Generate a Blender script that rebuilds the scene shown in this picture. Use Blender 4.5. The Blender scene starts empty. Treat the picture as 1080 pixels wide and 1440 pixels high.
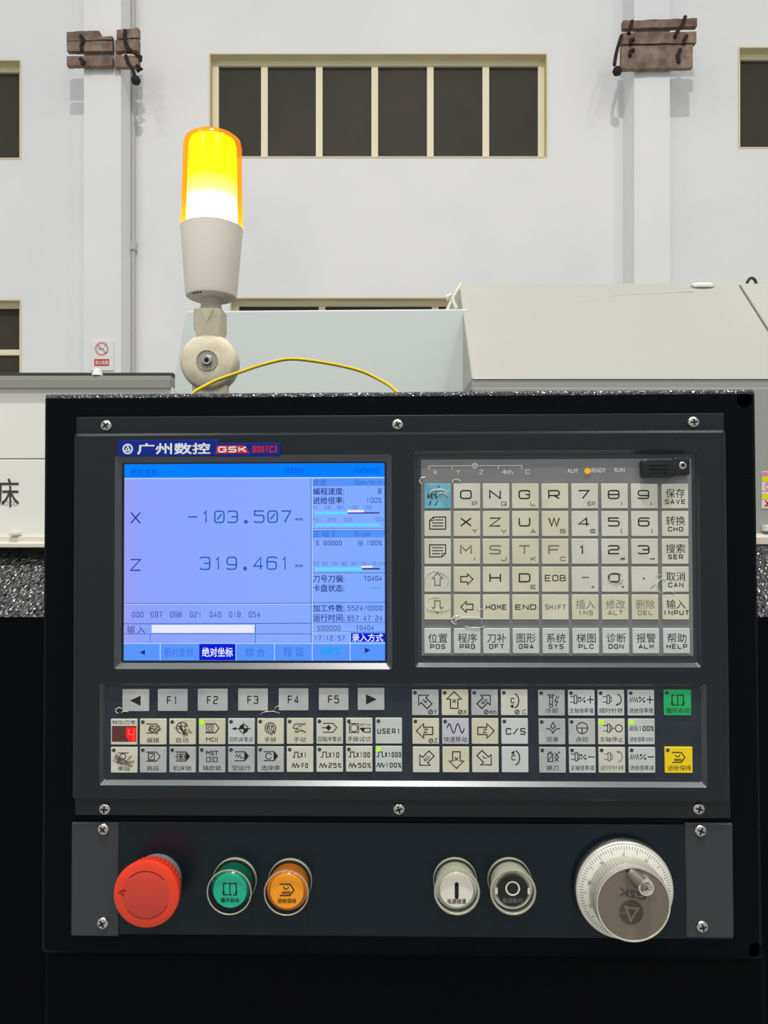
import bpy, bmesh, math, random
from mathutils import Vector, Matrix, noise
random.seed(7)
S = bpy.context.scene
COL = S.collection
PI = math.pi
# ------------------------------------------------------------------ camera, world, lamps, exposure
F, CX, CY, CZ = 1050.0, 540.0, 720.0, 1.35          # focal length in photo pixels, principal point, eye height
cd = bpy.data.cameras.new('camera'); cam = bpy.data.objects.new('camera', cd); COL.objects.link(cam)
cd.sensor_fit = 'VERTICAL'; cd.sensor_height = 36; cd.lens = 36 * F / 1440; cd.clip_start = .02; cd.clip_end = 100
cam.location = (0, 0, CZ); cam.rotation_euler = (PI / 2, 0, 0); S.camera = cam
wd = bpy.data.worlds.new('hall_light'); S.world = wd; wd.use_nodes = True
wd.node_tree.nodes['Background'].inputs[0].default_value = (.97, .985, 1, 1)
wd.node_tree.nodes['Background'].inputs[1].default_value = .53
def lamp(x, y, z, power, size, col=(1, .97, .92)):
    l = bpy.data.lights.new('bay_or_fill_lamp', 'AREA'); l.shape = 'DISK'; l.size = size; l.energy = power; l.color = col
    o = bpy.data.objects.new('bay_or_fill_lamp', l); COL.objects.link(o); o.location = (x, y, z); return o
lamp(0, -1.6, 10.2, 575, .5)
lamp(-4.5, -1.3, 10.2, 100, .5)
lamp(4.5, -1.3, 10.2, 100, .5)
lamp(-5, -8, 10.2, 350, 1.5)  # added fill lamp behind the camera, brightens the panel front
lamp(5, -8, 10.2, 350, 1.5)  # its twin on the right, also added as fill
vs = S.view_settings
S.display_settings.display_device = 'sRGB'; vs.view_transform = 'Standard'; vs.look = 'None'; vs.gamma = 1; vs.use_curve_mapping = False; vs.exposure = 0
# ------------------------------------------------------------------ materials
def lin(c):
    return tuple((x / 255 / 12.92) if x <= 10 else ((x / 255 + .055) / 1.055) ** 2.4 for x in c) + (1,)
def mat(name, rgb, rough=.5, spec=.5, metal=0, bump=None, mottle=None, trans=0, coat=0, rough_noise=None):
    m = bpy.data.materials.new(name); m.use_nodes = True; nt = m.node_tree; b = nt.nodes['Principled BSDF']
    b.inputs['Base Color'].default_value = lin(rgb); b.inputs['Roughness'].default_value = rough
    b.inputs['Specular IOR Level'].default_value = spec; b.inputs['Metallic'].default_value = metal
    b.inputs['Transmission Weight'].default_value = trans; b.inputs['Coat Weight'].default_value = coat
    tc = nt.nodes.new('ShaderNodeTexCoord')
    def nz(scale, detail=4):
        n = nt.nodes.new('ShaderNodeTexNoise'); n.inputs['Scale'].default_value = scale; n.inputs['Detail'].default_value = detail
        nt.links.new(tc.outputs['Object'], n.inputs['Vector']); return n
    if mottle:                                            # (scale, second colour, low, high)
        n = nz(mottle[0]); mr = nt.nodes.new('ShaderNodeMapRange'); mr.inputs[1].default_value = mottle[2]; mr.inputs[2].default_value = mottle[3]
        mx = nt.nodes.new('ShaderNodeMixRGB'); mx.inputs[1].default_value = lin(rgb); mx.inputs[2].default_value = lin(mottle[1])
        nt.links.new(n.outputs['Fac'], mr.inputs[0]); nt.links.new(mr.outputs[0], mx.inputs[0]); nt.links.new(mx.outputs[0], b.inputs['Base Color'])
    if bump:                                              # (scale, strength, distance)
        n = nz(bump[0], 2); bp = nt.nodes.new('ShaderNodeBump'); bp.inputs['Strength'].default_value = bump[1]; bp.inputs['Distance'].default_value = bump[2]
        nt.links.new(n.outputs['Fac'], bp.inputs['Height']); nt.links.new(bp.outputs['Normal'], b.inputs['Normal'])
    return m
def emit(name, rgb, strength=1.0):
    m = bpy.data.materials.new(name); m.use_nodes = True; nt = m.node_tree; nt.nodes.remove(nt.nodes['Principled BSDF'])
    e = nt.nodes.new('ShaderNodeEmission'); e.inputs[0].default_value = lin(rgb); e.inputs[1].default_value = strength
    nt.links.new(e.outputs[0], nt.nodes['Material Output'].inputs[0]); return m
def soft(name, rgb, a):                                   # a translucent smear
    m = bpy.data.materials.new(name); m.use_nodes = True; nt = m.node_tree; b = nt.nodes['Principled BSDF']; b.inputs['Base Color'].default_value = lin(rgb); b.inputs['Roughness'].default_value = .7; b.inputs['Alpha'].default_value = a; return m
M = dict(
    wall=mat('wall_plaster', (236, 236, 236), .9, .2, mottle=(.8, (228, 229, 231), .4, .7), bump=(60, .08, .01)),
    floor=mat('floor_concrete', (164, 165, 160), .7, .3, mottle=(3, (148, 149, 146), .4, .6)),
    reveal=mat('window_reveal_paint', (226, 215, 178), .8, .2),
    frame=mat('window_frame_paint', (242, 234, 204), .6, .3),
    pane=mat('dark_window_glass', (62, 62, 55), .5, .12, mottle=(2.5, (70, 66, 58), .35, .65)),
    wood=mat('weathered_wood', (150, 132, 116), .85, .2, mottle=(9, (112, 92, 80), .35, .65), bump=(40, .4, .01)),
    iron=mat('rusty_black_iron', (44, 34, 30), .7, .3),
    conduit=mat('grey_conduit', (196, 196, 192), .6, .3),
    boxpaint=mat('wrinkle_black_paint', (5, 9, 15), .45, .06, bump=(900, .25, .0012)),
    wrinkle=mat('speckled_black_paint', (14, 15, 19), .3, .9),
    blackface=mat('black_paint', (3, 4, 7), .5, .06), worn=mat('glossy_glint_edge', (18, 22, 28), .25, .8),  # second one: box paint made lighter and glossier for the top edge glint
    housing=mat('charcoal_plastic', (24, 30, 35), .27, .36, bump=(2600, .05, .0004)),
    plate=mat('navy_charcoal_plate', (13, 26, 34), .34, .28, bump=(2600, .05, .0004)),
    endplastic_lit=mat('charcoal_plastic_lit', (54, 58, 61), .4, .33, bump=(2600, .05, .0004)), trim=mat('polished_bezel_edge', (66, 70, 72), .33, 1.0, .25),  # end pieces: housing plastic with brighter light put into its colour
    membrane=mat('grey_membrane', (124, 125, 124), .38, .35, mottle=(60, (118, 119, 122), .4, .65)),
    membrane_edge=mat('dark_membrane_border', (48, 58, 64), .35, .35),
    membrane_low=mat('slate_membrane', (40, 48, 58), .4, .3, mottle=(50, (47, 54, 63), .4, .65)),
    cream=mat('cream_key_film', (200, 199, 184), .45, .35, mottle=(55, (207, 208, 198), .35, .65)),
    yellowed=mat('yellowed_key_film', (200, 198, 170), .45, .35, mottle=(55, (208, 207, 186), .35, .65)),
    coolkey=mat('cool_grey_key_film', (198, 204, 203), .45, .35, mottle=(55, (190, 194, 191), .4, .65)),
    fkey=mat('silver_grey_key_film', (170, 174, 176), .42, .4, mottle=(55, (186, 188, 186), .4, .65)),
    lavkey=mat('lavender_grey_key_film', (190, 190, 200), .45, .35),
    blue=mat('pale_blue_key_film', (118, 184, 200), .45, .35, mottle=(120, (96, 160, 182), .4, .6)),
    green=mat('green_key_film', (30, 172, 98), .4, .4), yellow=mat('yellow_key_film', (240, 206, 12), .4, .4),
    ink=mat('black_ink', (36, 36, 34), .6, .2), inkgrey=mat('grey_ink', (112, 112, 104), .6, .2), inkfade=mat('faded_ink', (128, 128, 118), .6, .2),
    inkwhite=mat('white_ink', (210, 214, 216), .6, .2), inkred=mat('red_ink', (196, 30, 36), .5, .3),
    smear=soft('brown_wear_smear', (104, 90, 66), .42), smearlt=soft('pale_wear_smear', (150, 138, 110), .5), smear_=mat('brown_wear_smear', (112, 98, 76), .7, .2), smearlt_=mat('pale_wear_smear_solid', (160, 148, 122), .7, .2),
    led_off=mat('unlit_indicator', (58, 60, 62), .3, .5), led_on=emit('lit_green_indicator', (186, 255, 30), 1.0),
    led_amber=emit('lit_amber_indicator', (255, 178, 40), 1.0),
    film=mat('clear_film_scrap', (214, 216, 204), .2, .6),
    badge=mat('blue_badge', (8, 38, 140), .35, .2), badgew=mat('badge_white', (226, 232, 244), .35, .4), badger=mat('badge_red', (206, 26, 34), .35, .4),
    rubber=mat('black_rubber', (13, 16, 24), .3, .5), steel=mat('zinc_screw', (200, 200, 196), .28, .5, 1), slot=mat('dark_slot', (26, 26, 26), .6, .2),
    glass=mat('dark_display_glass', (14, 18, 34), .15, .4),
    red=mat('red_mushroom_plastic', (226, 62, 34), .36, .4), redtop=mat('red_mushroom_top', (200, 62, 46), .42, .4),
    greyplastic=mat('grey_collar_plastic', (112, 116, 118), .4, .4), bezelring=mat('smoky_bezel_ring', (34, 40, 42), .4, .3, 0),
    lensgreen=mat('green_button_lens', (16, 176, 138), .3, .5), lensgreend=mat('green_button_skirt', (8, 104, 84), .22, .6),
    lensamber=mat('amber_button_lens', (250, 156, 14), .3, .5), lensamberd=mat('amber_button_skirt', (206, 112, 18), .22, .6),
    capwhite=mat('white_button_cap', (226, 222, 208), .35, .4), capblack=mat('black_button_cap', (18, 17, 20), .3, .5),
    lip=mat('bright_guard_lip', (168, 166, 148), .25, .7), milky=mat('milky_clear_plastic', (196, 196, 180), .25, .6), silver=mat('anodised_silver_dial', (226, 226, 216), .42, .5, .15),
    knurl=mat('knurled_silver', (196, 194, 180), .4, .5, .6), brushed=mat('brushed_grey_disc', (122, 112, 98), .42, .5, .35),
    rimmetal=mat('bright_turned_rim', (226, 224, 212), .25, .6, .6), engraved=mat('engraved_dark_grey', (74, 72, 66), .6, .2),
    ivory=mat('aged_ivory_plastic', (232, 224, 196), .5, .35, mottle=(70, (208, 198, 166), .5, .75)),
    beacon=mat('white_beacon_plastic', (244, 238, 224), .45, .4), thread=mat('pale_grey_thread', (190, 188, 176), .5, .3),
    wire=mat('yellow_cable_jacket', (226, 196, 20), .4, .4),
    mwhite=mat('off_white_sheet_metal', (232, 231, 223), .45, .35, mottle=(1.2, (226, 227, 221), .4, .6)),
    mback=mat('bluish_white_sheet_metal', (205, 212, 210), .4, .35), mcover=mat('warm_grey_sheet_metal', (184, 184, 173), .35, .45, mottle=(1.5, (177, 178, 168), .4, .6)),
    mgrey=mat('grey_sheet_metal', (150, 152, 148), .5, .3), mrail=mat('grey_rail_metal', (142, 142, 134), .5, .4), mdark=mat('dark_rail_groove', (58, 62, 58), .6, .3),
    mcream=mat('cream_lip', (216, 212, 196), .5, .3), decal=mat('dark_decal', (64, 64, 60), .6, .2), decalgrey=mat('grey_decal', (150, 152, 152), .6, .2),
    styellow=mat('sticker_yellow', (214, 214, 20), .5, .3), stwhite=mat('sticker_white', (220, 212, 214), .5, .3), stpink=mat('sticker_pink', (214, 130, 160), .5, .3),
    stred=mat('sign_red', (206, 62, 58), .6, .3), signwhite=mat('sign_white', (234, 232, 228), .6, .3), signring=mat('sign_ring_red', (206, 150, 142), .6, .3),
)
def clear_mat(op, name):
    m = bpy.data.materials.new(name); m.use_nodes = True; nt = m.node_tree; b = nt.nodes['Principled BSDF']
    b.inputs['Base Color'].default_value = lin((206, 208, 196)); b.inputs['Roughness'].default_value = .035 if op < .1 else .14; b.inputs['Metallic'].default_value = 1.0 if op < .1 else 0
    t = nt.nodes.new('ShaderNodeBsdfTransparent'); t.inputs[0].default_value = (.9, .92, .88, 1); mx = nt.nodes.new('ShaderNodeMixShader'); mx.inputs[0].default_value = op
    nt.links.new(t.outputs[0], mx.inputs[1]); nt.links.new(b.outputs[0], mx.inputs[2]); nt.links.new(mx.outputs[0], nt.nodes['Material Output'].inputs[0]); return m
M['clear'] = clear_mat(.03, 'clear_guard_plastic'); M['clearmilky'] = clear_mat(.10, 'milky_guard_plastic')
def lens_mat():
    m = bpy.data.materials.new('amber_lens_shell'); m.use_nodes = True; nt = m.node_tree; b = nt.nodes['Principled BSDF']
    b.inputs['Base Color'].default_value = lin((255, 150, 0)); b.inputs['Roughness'].default_value = .2
    t = nt.nodes.new('ShaderNodeBsdfTransparent'); t.inputs[0].default_value = (1, .72, .06, 1); mx = nt.nodes.new('ShaderNodeMixShader'); mx.inputs[0].default_value = .3
    e = nt.nodes.new('ShaderNodeEmission'); e.inputs[0].default_value = (1, .30, .0, 1); e.inputs[1].default_value = .25; ad = nt.nodes.new('ShaderNodeAddShader')
    nt.links.new(t.outputs[0], mx.inputs[1]); nt.links.new(b.outputs[0], mx.inputs[2]); nt.links.new(mx.outputs[0], ad.inputs[0]); nt.links.new(e.outputs[0], ad.inputs[1])
    nt.links.new(ad.outputs[0], nt.nodes['Material Output'].inputs[0]); return m
M['lens'] = lens_mat()
def ramp_emit(name, axis, lo, hi, stops, strength):
    m = bpy.data.materials.new(name); m.use_nodes = True; nt = m.node_tree; nt.nodes.remove(nt.nodes['Principled BSDF'])
    tc = nt.nodes.new('ShaderNodeTexCoord'); sp = nt.nodes.new('ShaderNodeSeparateXYZ'); mr = nt.nodes.new('ShaderNodeMapRange'); r = nt.nodes.new('ShaderNodeValToRGB'); e = nt.nodes.new('ShaderNodeEmission')
    mr.inputs[1].default_value = lo; mr.inputs[2].default_value = hi; e.inputs[1].default_value = strength
    nt.links.new(tc.outputs['Object'], sp.inputs[0]); nt.links.new(sp.outputs[axis], mr.inputs[0]); nt.links.new(mr.outputs[0], r.inputs[0]); nt.links.new(r.outputs[0], e.inputs[0])
    nt.links.new(e.outputs[0], nt.nodes['Material Output'].inputs[0])
    el = r.color_ramp.elements
    while len(el) < len(stops): el.new(.5)
    for k, (p, c) in enumerate(stops): el[k].position = p; el[k].color = c
    return m
# ------------------------------------------------------------------ frames: the hall, and the slightly tilted control panel
Z0, TA, TB, ROLL = .470, .0206, .0200, .0030
W_ = Vector((-TA, -1, TB)).normalized()
U_ = Vector((1, 0, ROLL)); U_ = (U_ - W_ * U_.dot(W_)).normalized(); V_ = W_.cross(U_)
O_ = Vector((0, Z0, CZ))
PANEL = Matrix(((U_.x, V_.x, W_.x, O_.x), (U_.y, V_.y, W_.y, O_.y), (U_.z, V_.z, W_.z, O_.z), (0, 0, 0, 1)))
HALL = Matrix.Identity(4)
def L(px, py, w=0.0):                                     # where the sight line of a photo point meets the panel plane raised by w
    d = Vector(((px - CX) / F, 1, -(py - CY) / F)); C = Vector((0, 0, CZ))
    t = ((O_ - C).dot(W_) + w) / d.dot(W_); p = C + d * t - O_
    return p.dot(U_), p.dot(V_)
def LR(x0, y0, x1, y1, w=0.0):
    a, b, c, d = L(x0, y0, w), L(x1, y0, w), L(x0, y1, w), L(x1, y1, w)
    return (a[0] + c[0]) / 2, (b[0] + d[0]) / 2, (c[1] + d[1]) / 2, (a[1] + b[1]) / 2       # u0, u1, v0, v1
def P(px, py, Y): return Vector(((px - CX) / F * Y, Y, CZ - (py - CY) / F * Y))
# ------------------------------------------------------------------ building helpers
BASE = {}
def tag(o, label=None, cat=None, group=None, kind=None):
    for k, v in (('label', label), ('category', cat), ('group', group), ('kind', kind)):
        if v: o[k] = v
    return o
def thing(name, label, cat, base=(0, 0, 0), frame=HALL, group=None):
    o = bpy.data.objects.new(name, None); COL.objects.link(o); o.empty_display_size = .02
    o.matrix_world = frame @ Matrix.Translation(Vector(base)); BASE[o] = Vector(base)
    return tag(o, label, cat, group)
def rrect(u0, u1, v0, v1, r, n=5):
    if r <= 0: return [(u0, v0), (u1, v0), (u1, v1), (u0, v1)]
    out = []
    for cx, cy, a in ((u1 - r, v0 + r, -90), (u1 - r, v1 - r, 0), (u0 + r, v1 - r, 90), (u0 + r, v0 + r, 180)):
        for k in range(n + 1):
            t = math.radians(a + 90 * k / n); out.append((cx + r * math.cos(t), cy + r * math.sin(t)))
    return out
def circ(cx, cy, r, n=40): return [(cx + r * math.cos(2 * PI * k / n), cy + r * math.sin(2 * PI * k / n)) for k in range(n)]
class MB:
    def __init__(s): s.v = []; s.f = []
    def add(s, vs, fs):
        b = len(s.v); s.v += [tuple(v) for v in vs]; s.f += [tuple(b + i for i in f) for f in fs]; return s
    def box(s, x0, x1, y0, y1, z0, z1):
        return s.add([(x, y, z) for z in (z0, z1) for y in (y0, y1) for x in (x0, x1)], [(0, 2, 3, 1), (4, 5, 7, 6), (0, 1, 5, 4), (2, 6, 7, 3), (0, 4, 6, 2), (1, 3, 7, 5)])
    def loops(s, ls, cap0=False, cap1=False):             # bridge closed loops of equal length, each (2D points, w)
        n = len(ls[0][0]); vs = [(x, y, w) for p, w in ls for x, y in p]; fs = []
        for k in range(len(ls) - 1):
            for i in range(n): j = (i + 1) % n; fs.append((k * n + i, k * n + j, k * n + n + j, k * n + n + i))
        if cap0: fs.append(tuple(range(n))[::-1])
        if cap1: fs.append(tuple(range((len(ls) - 1) * n, len(ls) * n)))
        return s.add(vs, fs)
    def holed(s, outer, holes, w):                        # a flat face with holes
        bm = bmesh.new(); es = []
        for lp in [outer] + holes:
            vv = [bm.verts.new((x, y, w)) for x, y in lp]
            es += [bm.edges.new((vv[i], vv[(i + 1) % len(vv)])) for i in range(len(vv))]
        bmesh.ops.triangle_fill(bm, edges=es, use_beauty=True); bm.verts.index_update()
        s.add([v.co[:] for v in bm.verts], [[v.index for v in f.verts] for f in bm.faces]); bm.free(); return s
    def lathe(s, cx, cy, prof, n=48, xf=None, a0=0.0):    # prof: (radius, height) along the third axis
        vs = []; fs = []
        for r, w in prof:
            for k in range(n):
                t = a0 + 2 * PI * k / n; p = (cx + r * math.cos(t), cy + r * math.sin(t), w); vs.append(xf(p) if xf else p)
        for j in range(len(prof) - 1):
            for k in range(n): q = (k + 1) % n; fs.append((j * n + k, j * n + q, j * n + n + q, j * n + n + k))
        fs.append(tuple(range(n))[::-1]); fs.append(tuple(range((len(prof) - 1) * n, len(prof) * n)))
        return s.add(vs, fs)
    def tube(s, pts, r, n=8):
        pts = [Vector(p) for p in pts]; vs = []; fs = []; up = None
        for i, p in enumerate(pts):
            d = (pts[min(i + 1, len(pts) - 1)] - pts[max(i - 1, 0)]).normalized()
            if up is None: up = d.orthogonal().normalized()
            up = (up - d * up.dot(d)).normalized(); sd = d.cross(up)
            rr = r[i] if isinstance(r, (list, tuple)) else r
            vs += [p + (up * math.cos(2 * PI * k / n) + sd * math.sin(2 * PI * k / n)) * rr for k in range(n)]
        for i in range(len(pts) - 1):
            for k in range(n): q = (k + 1) % n; fs.append((i * n + k, i * n + q, i * n + n + q, i * n + n + k))
        fs.append(tuple(range(n))[::-1]); fs.append(tuple(range((len(pts) - 1) * n, len(pts) * n)))
        return s.add(vs, fs)
    def extrude_x(s, prof, x0, x1):                       # closed profile of (y, z) along x
        n = len(prof); vs = [(x, y, z) for x in (x0, x1) for y, z in prof]
        fs = [(i, (i + 1) % n, n + (i + 1) % n, n + i) for i in range(n)] + [tuple(range(n))[::-1], tuple(range(n, 2 * n))]
        return s.add(vs, fs)
    def extrude_y(s, prof, y0, y1):                       # closed outline of (x, z) along y
        n = len(prof); vs = [(x, y, z) for y in (y0, y1) for x, z in prof]
        fs = [(i, (i + 1) % n, n + (i + 1) % n, n + i) for i in range(n)] + [tuple(range(n))[::-1], tuple(range(n, 2 * n))]
        return s.add(vs, fs)
    def build(s, name, m, parent=None, smooth=None, bevel=None, flat=False):
        root = parent
        while root is not None and root.parent is not None: root = root.parent
        b = BASE.get(root, Vector((0, 0, 0)))
        me = bpy.data.meshes.new(name); me.from_pydata([(x - b.x, y - b.y, z - b.z) for x, y, z in s.v], [], s.f); me.materials.append(m)
        if not flat:
            bm = bmesh.new(); bm.from_mesh(me); bmesh.ops.recalc_face_normals(bm, faces=bm.faces); bm.to_mesh(me); bm.free()
        if smooth:
            me.polygons.foreach_set('use_smooth', [True] * len(me.polygons)); me.set_sharp_from_angle(angle=math.radians(smooth))
        o = bpy.data.objects.new(name, me); COL.objects.link(o)
        if parent is not None: o.parent = parent
        if bevel:
            bv = o.modifiers.new('edge', 'BEVEL'); bv.width = bevel; bv.segments = 2; bv.limit_method = 'ANGLE'
        return o
# ------------------------------------------------------------------ lettering: outline text and a stroke alphabet
_tc = bpy.data.curves.new('lettering', 'FONT'); _tc.resolution_u = 2
_to = bpy.data.objects.new('lettering', _tc); COL.objects.link(_to); _cache = {}
def glyphs(text, bold=0.0):
    k = (text, bold)
    if k not in _cache:
        _tc.body = text; _tc.offset = bold; dg = bpy.context.evaluated_depsgraph_get(); me = bpy.data.meshes.new_from_object(_to.evaluated_get(dg))
        vs = [(v.co.x, v.co.y) for v in me.vertices]; fs = [tuple(p.vertices) for p in me.polygons]; bpy.data.meshes.remove(me)
        _cache[k] = (vs, fs, min(x for x, _ in vs), max(x for x, _ in vs), min(y for _, y in vs), max(y for _, y in vs))
    return _cache[k]
STROKE = {'A': '00 48! 80|12 72', 'B': '04! 74 78 08! 00! 80 84 74!', 'C': '86 88 08 00 80 82', 'D': '00! 08! 88 80 c', 'E': '88! 08! 00! 80!|04 74', 'F': '88! 08! 00|04 74',
 'G': '86 88 08 00 80 84! 54!', 'H': '00 08|80 88|04 84', 'I': '40 48', 'J': '88 80 00 03', 'K': '00 08|88 03!|34 80', 'L': '08 00! 80', 'M': '00 08! 43! 88! 80', 'N': '00 08! 80! 88',
 'O': '00 08 88 80 c', 'P': '00 08! 88 83 03', 'Q': '00 08 88 80 c|53 91', 'R': '00 08! 88 83 03|43 80', 'S': '87 88 08 04 84 80 00 01', 'T': '08 88|48 40', 'U': '08 00 80 88', 'V': '08 40! 88',
 'W': '08 20! 48! 60! 88', 'X': '00 88|08 80', 'Y': '08 44! 88|44 40', 'Z': '08 88! 00! 80', '0': '00 08 88 80 c', '1': '26 48! 40', '2': '07 08 88 84 04 00! 80', '3': '07 08 88 80 00 01|34 84',
 '4': '60 68! 02! 82', '5': '88 08! 05! 85 80 00 01', '6': '87 88 08 00 80 85 05', '7': '08 88! 30', '8': '00 08 88 80 c|04 84', '9': '01 00 80 88 08 03 83', '-': '04 84', '+': '14 74|41 47', '/': '00 88',
 '=': '03 83|05 85', '#': '20 48|50 78|03 83|05 85', '*': '24 64|32 56|52 36', '(': '58 46 42 50', ')': '38 46 42 30', '[': '58! 38! 30! 50!', ']': '38! 58! 50! 30!', ',': '41 30', '%': '00 88|06 08 28 26 c|60 62 82 80 c',
 ':': '41 42|46 47', 'm': '00 05! 45 40|45 85 80', 'r': '20 25! 65', 'p': '05! 85 80 00!|06 0-', 'i': '40 45|47 48', 'n': '00 05! 85 80', 't': '48 40 70|25 75', 'h': '08 00|04 84 80', '@': '66 26 22 82 88 08 00 80', '.': '40 41'}
def rounded(pts, closed, r):
    n = len(pts); out = []
    for i, (x, y, sharp) in enumerate(pts):
        if sharp or (not closed and i in (0, n - 1)): out.append((x, y)); continue
        a = pts[i - 1]; b = pts[(i + 1) % n]
        def toward(q):
            d = math.hypot(q[0] - x, q[1] - y); k = min(r, d * .5) / d if d else 0; return (x + (q[0] - x) * k, y + (q[1] - y) * k)
        p, q = toward(a), toward(b)
        for t in (0, .25, .5, .75, 1): out.append(((1 - t) ** 2 * p[0] + 2 * t * (1 - t) * x + t * t * q[0], (1 - t) ** 2 * p[1] + 2 * t * (1 - t) * y + t * t * q[1]))
    return out
class Ink:                                                # flat print, drawn in photo-pixel units (y down) over a patch of the panel
    def __init__(s, u0, v1, k, w, ky=None): s.u0, s.v1, s.k, s.w, s.ky = u0, v1, k, w, ky or k; s.m = MB()
    def p(s, x, y): return (s.u0 + x * s.k, s.v1 - y * s.ky, s.w)
    def poly(s, pts): s.m.add([s.p(*q) for q in pts], [tuple(range(len(pts)))]); return s
    def rect(s, x0, y0, x1, y1): return s.poly([(x0, y1), (x1, y1), (x1, y0), (x0, y0)])
    def disc(s, x, y, r, n=16): return s.poly([(x + r * math.cos(-2 * PI * i / n), y + r * math.sin(-2 * PI * i / n)) for i in range(n)])
    def line(s, pts, wd, closed=False):
        pts = [p for i, p in enumerate(pts) if i == 0 or math.hypot(p[0] - pts[i - 1][0], p[1] - pts[i - 1][1]) > 1e-6]
        n = len(pts)
        if n < 2: return s
        vs = []; h = wd / 2
        def nrm(a, b):
            dx, dy = b[0] - a[0], b[1] - a[1]; d = math.hypot(dx, dy) or 1; return (-dy / d, dx / d)
        for i in range(n):
            a = nrm(pts[i - 1], pts[i]) if (i > 0 or closed) else None; b = nrm(pts[i], pts[(i + 1) % n]) if (i < n - 1 or closed) else None
            a = a or b; b = b or a; mx, my = a[0] + b[0], a[1] + b[1]; d = math.hypot(mx, my)
            if d < .2: mx, my, d = b[0], b[1], 1
            mx /= d; my /= d; c = max(.5, mx * b[0] + my * b[1]); x, y = pts[i]
            vs += [s.p(x + mx * h / c, y + my * h / c), s.p(x - mx * h / c, y - my * h / c)]
        fs = [(2 * i, 2 * i + 1, (2 * i + 3) % (2 * n), (2 * i + 2) % (2 * n)) for i in range(n if closed else n - 1)]
        s.m.add(vs, fs); return s
    def arc(s, x, y, r, a0, a1, wd, n=20, ry=None):
        return s.line([(x + r * math.cos(math.radians(a0 + (a1 - a0) * i / n)), y + (ry or r) * math.sin(math.radians(a0 + (a1 - a0) * i / n))) for i in range(n + 1)], wd)
    def ring(s, x, y, r, wd, n=24): return s.line([(x + r * math.cos(2 * PI * i / n), y + r * math.sin(2 * PI * i / n)) for i in range(n)], wd, True)
    def st(s, text, x0, y0, x1, y1, lw=1.2, gap=.28, zero=False, adv=None, rd=2.2):   # stroke text fitted to a box
        n = len(text); gw = (x1 - x0) / (n + gap * (n - 1)) if adv is None else adv / (1 + gap)
        for i, ch in enumerate(text):
            ox = x0 + i * gw * (1 + gap); h = y1 - y0
            if ch == '.': s.disc(ox + gw / 2, y1 - lw * .9, lw * 1.45, 12); continue
            if ch == ' ' or ch not in STROKE: continue
            spec = STROKE[ch] + ('|22 66' if ch == '0' and zero else '')
            for stroke in spec.split('|'):
                cl = stroke.endswith(' c'); tk = [t for t in stroke.split() if t != 'c']
                pts = [(int(t[0]), -2 if t[1] == '-' else int(t[1]), '!' in t) for t in tk]; g = h - lw; gx = gw - lw
                s.line([(ox + lw / 2 + px / 8 * gx, y1 - lw / 2 - py / 8 * g) for px, py in rounded(pts, cl, rd)], lw, cl)
        return s
    def ft(s, text, x0, y0, x1, y1, bold=0.0, rot=0.0):   # outline text fitted to a box
        vs, fs, a, b, c, d = glyphs(text); kx = (x1 - x0) / (b - a); ky = (y1 - y0) / (d - c); q = []
        mx, my = (x0 + x1) / 2, (y0 + y1) / 2; cr, sr = math.cos(rot), math.sin(rot)
        h = bold * (y1 - y0)
        for n_, (ox, oy) in enumerate(((-h, -h), (h, -h), (-h, h), (h, h)) if bold > 0 else ((0, 0),)):
            q = []; w0 = s.w if hasattr(s, 'w') else s.Y
            if hasattr(s, 'w'): s.w = w0 + n_ * .00001
            else: s.Y = w0 - n_ * .0001
            for x, y in vs:
                X, Y = x0 + (x - a) * kx - mx + ox, y1 - (y - c) * ky - my + oy; q.append(s.p(mx + X * cr - Y * sr, my + X * sr + Y * cr))
            s.m.add(q, fs)
            if hasattr(s, 'Y'): s.Y = w0
            else: s.w = w0
        return s
    def build(s, name, m, parent): return s.m.build(name, m, parent, flat=True) if s.m.f else None
def patch(x0, y0, x1, y1, w):                             # an Ink over a photo rectangle of the panel, pixel (x0, y0) at its corner
    u0, u1, v0, v1 = LR(x0, y0, x1, y1, w); return u0, v1, (u1 - u0) / (x1 - x0), (v1 - v0) / (y1 - y0)
def pink(x0, y0, x1, y1, w):                              # the same, drawn with absolute photo pixels
    u0, v1, k, ky = patch(x0, y0, x1, y1, w); return Ink(u0 - x0 * k, v1 + y0 * ky, k, w, ky)
#STRUCT
# ------------------------------------------------------------------ the hall
def struct(o, label=None): o['kind'] = 'structure'; return tag(o, label)
YW = 7.0
def PX(px, Y): return (px - CX) / F * Y
def PZ(py, Y): return CZ - (py - CY) / F * Y
wins = [(294, 75, 770, 222, [372, 449, 527, 605, 683]), (-210, 84, 30, 224, [-190, -110, -40]), (1038, 66, 1290, 209, [1120, 1200]), (-210, 421, 30, 545, [-110]), (323, 418, 645, 545, [453, 612])]
def wrect(w, Y=YW): return PX(w[0], Y), PX(w[2], Y), PZ(w[3], Y), PZ(w[1], Y)
outer = [(-14, 0), (14, 0), (14, 11.5), (-14, 11.5)]
wb = MB(); wb.holed(outer, [rrect(*wrect(w), 0) for w in wins], 0)
wb.v = [(x, YW, z) for x, z, _ in wb.v]
struct(wb.build('wall_back', M['wall']), 'white plastered hall wall with dark window openings')
struct(MB().box(-14, 14, -12, YW + .3, -.1, 0).build('floor', M['floor']), 'grey concrete workshop floor')
WL = ['wide window with six dark panes between the two wall columns', 'dark window high on the left edge', 'dark window high on the right edge', 'low window at the left edge above the machine rail', 'low window half hidden behind the machine covers']
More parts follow.
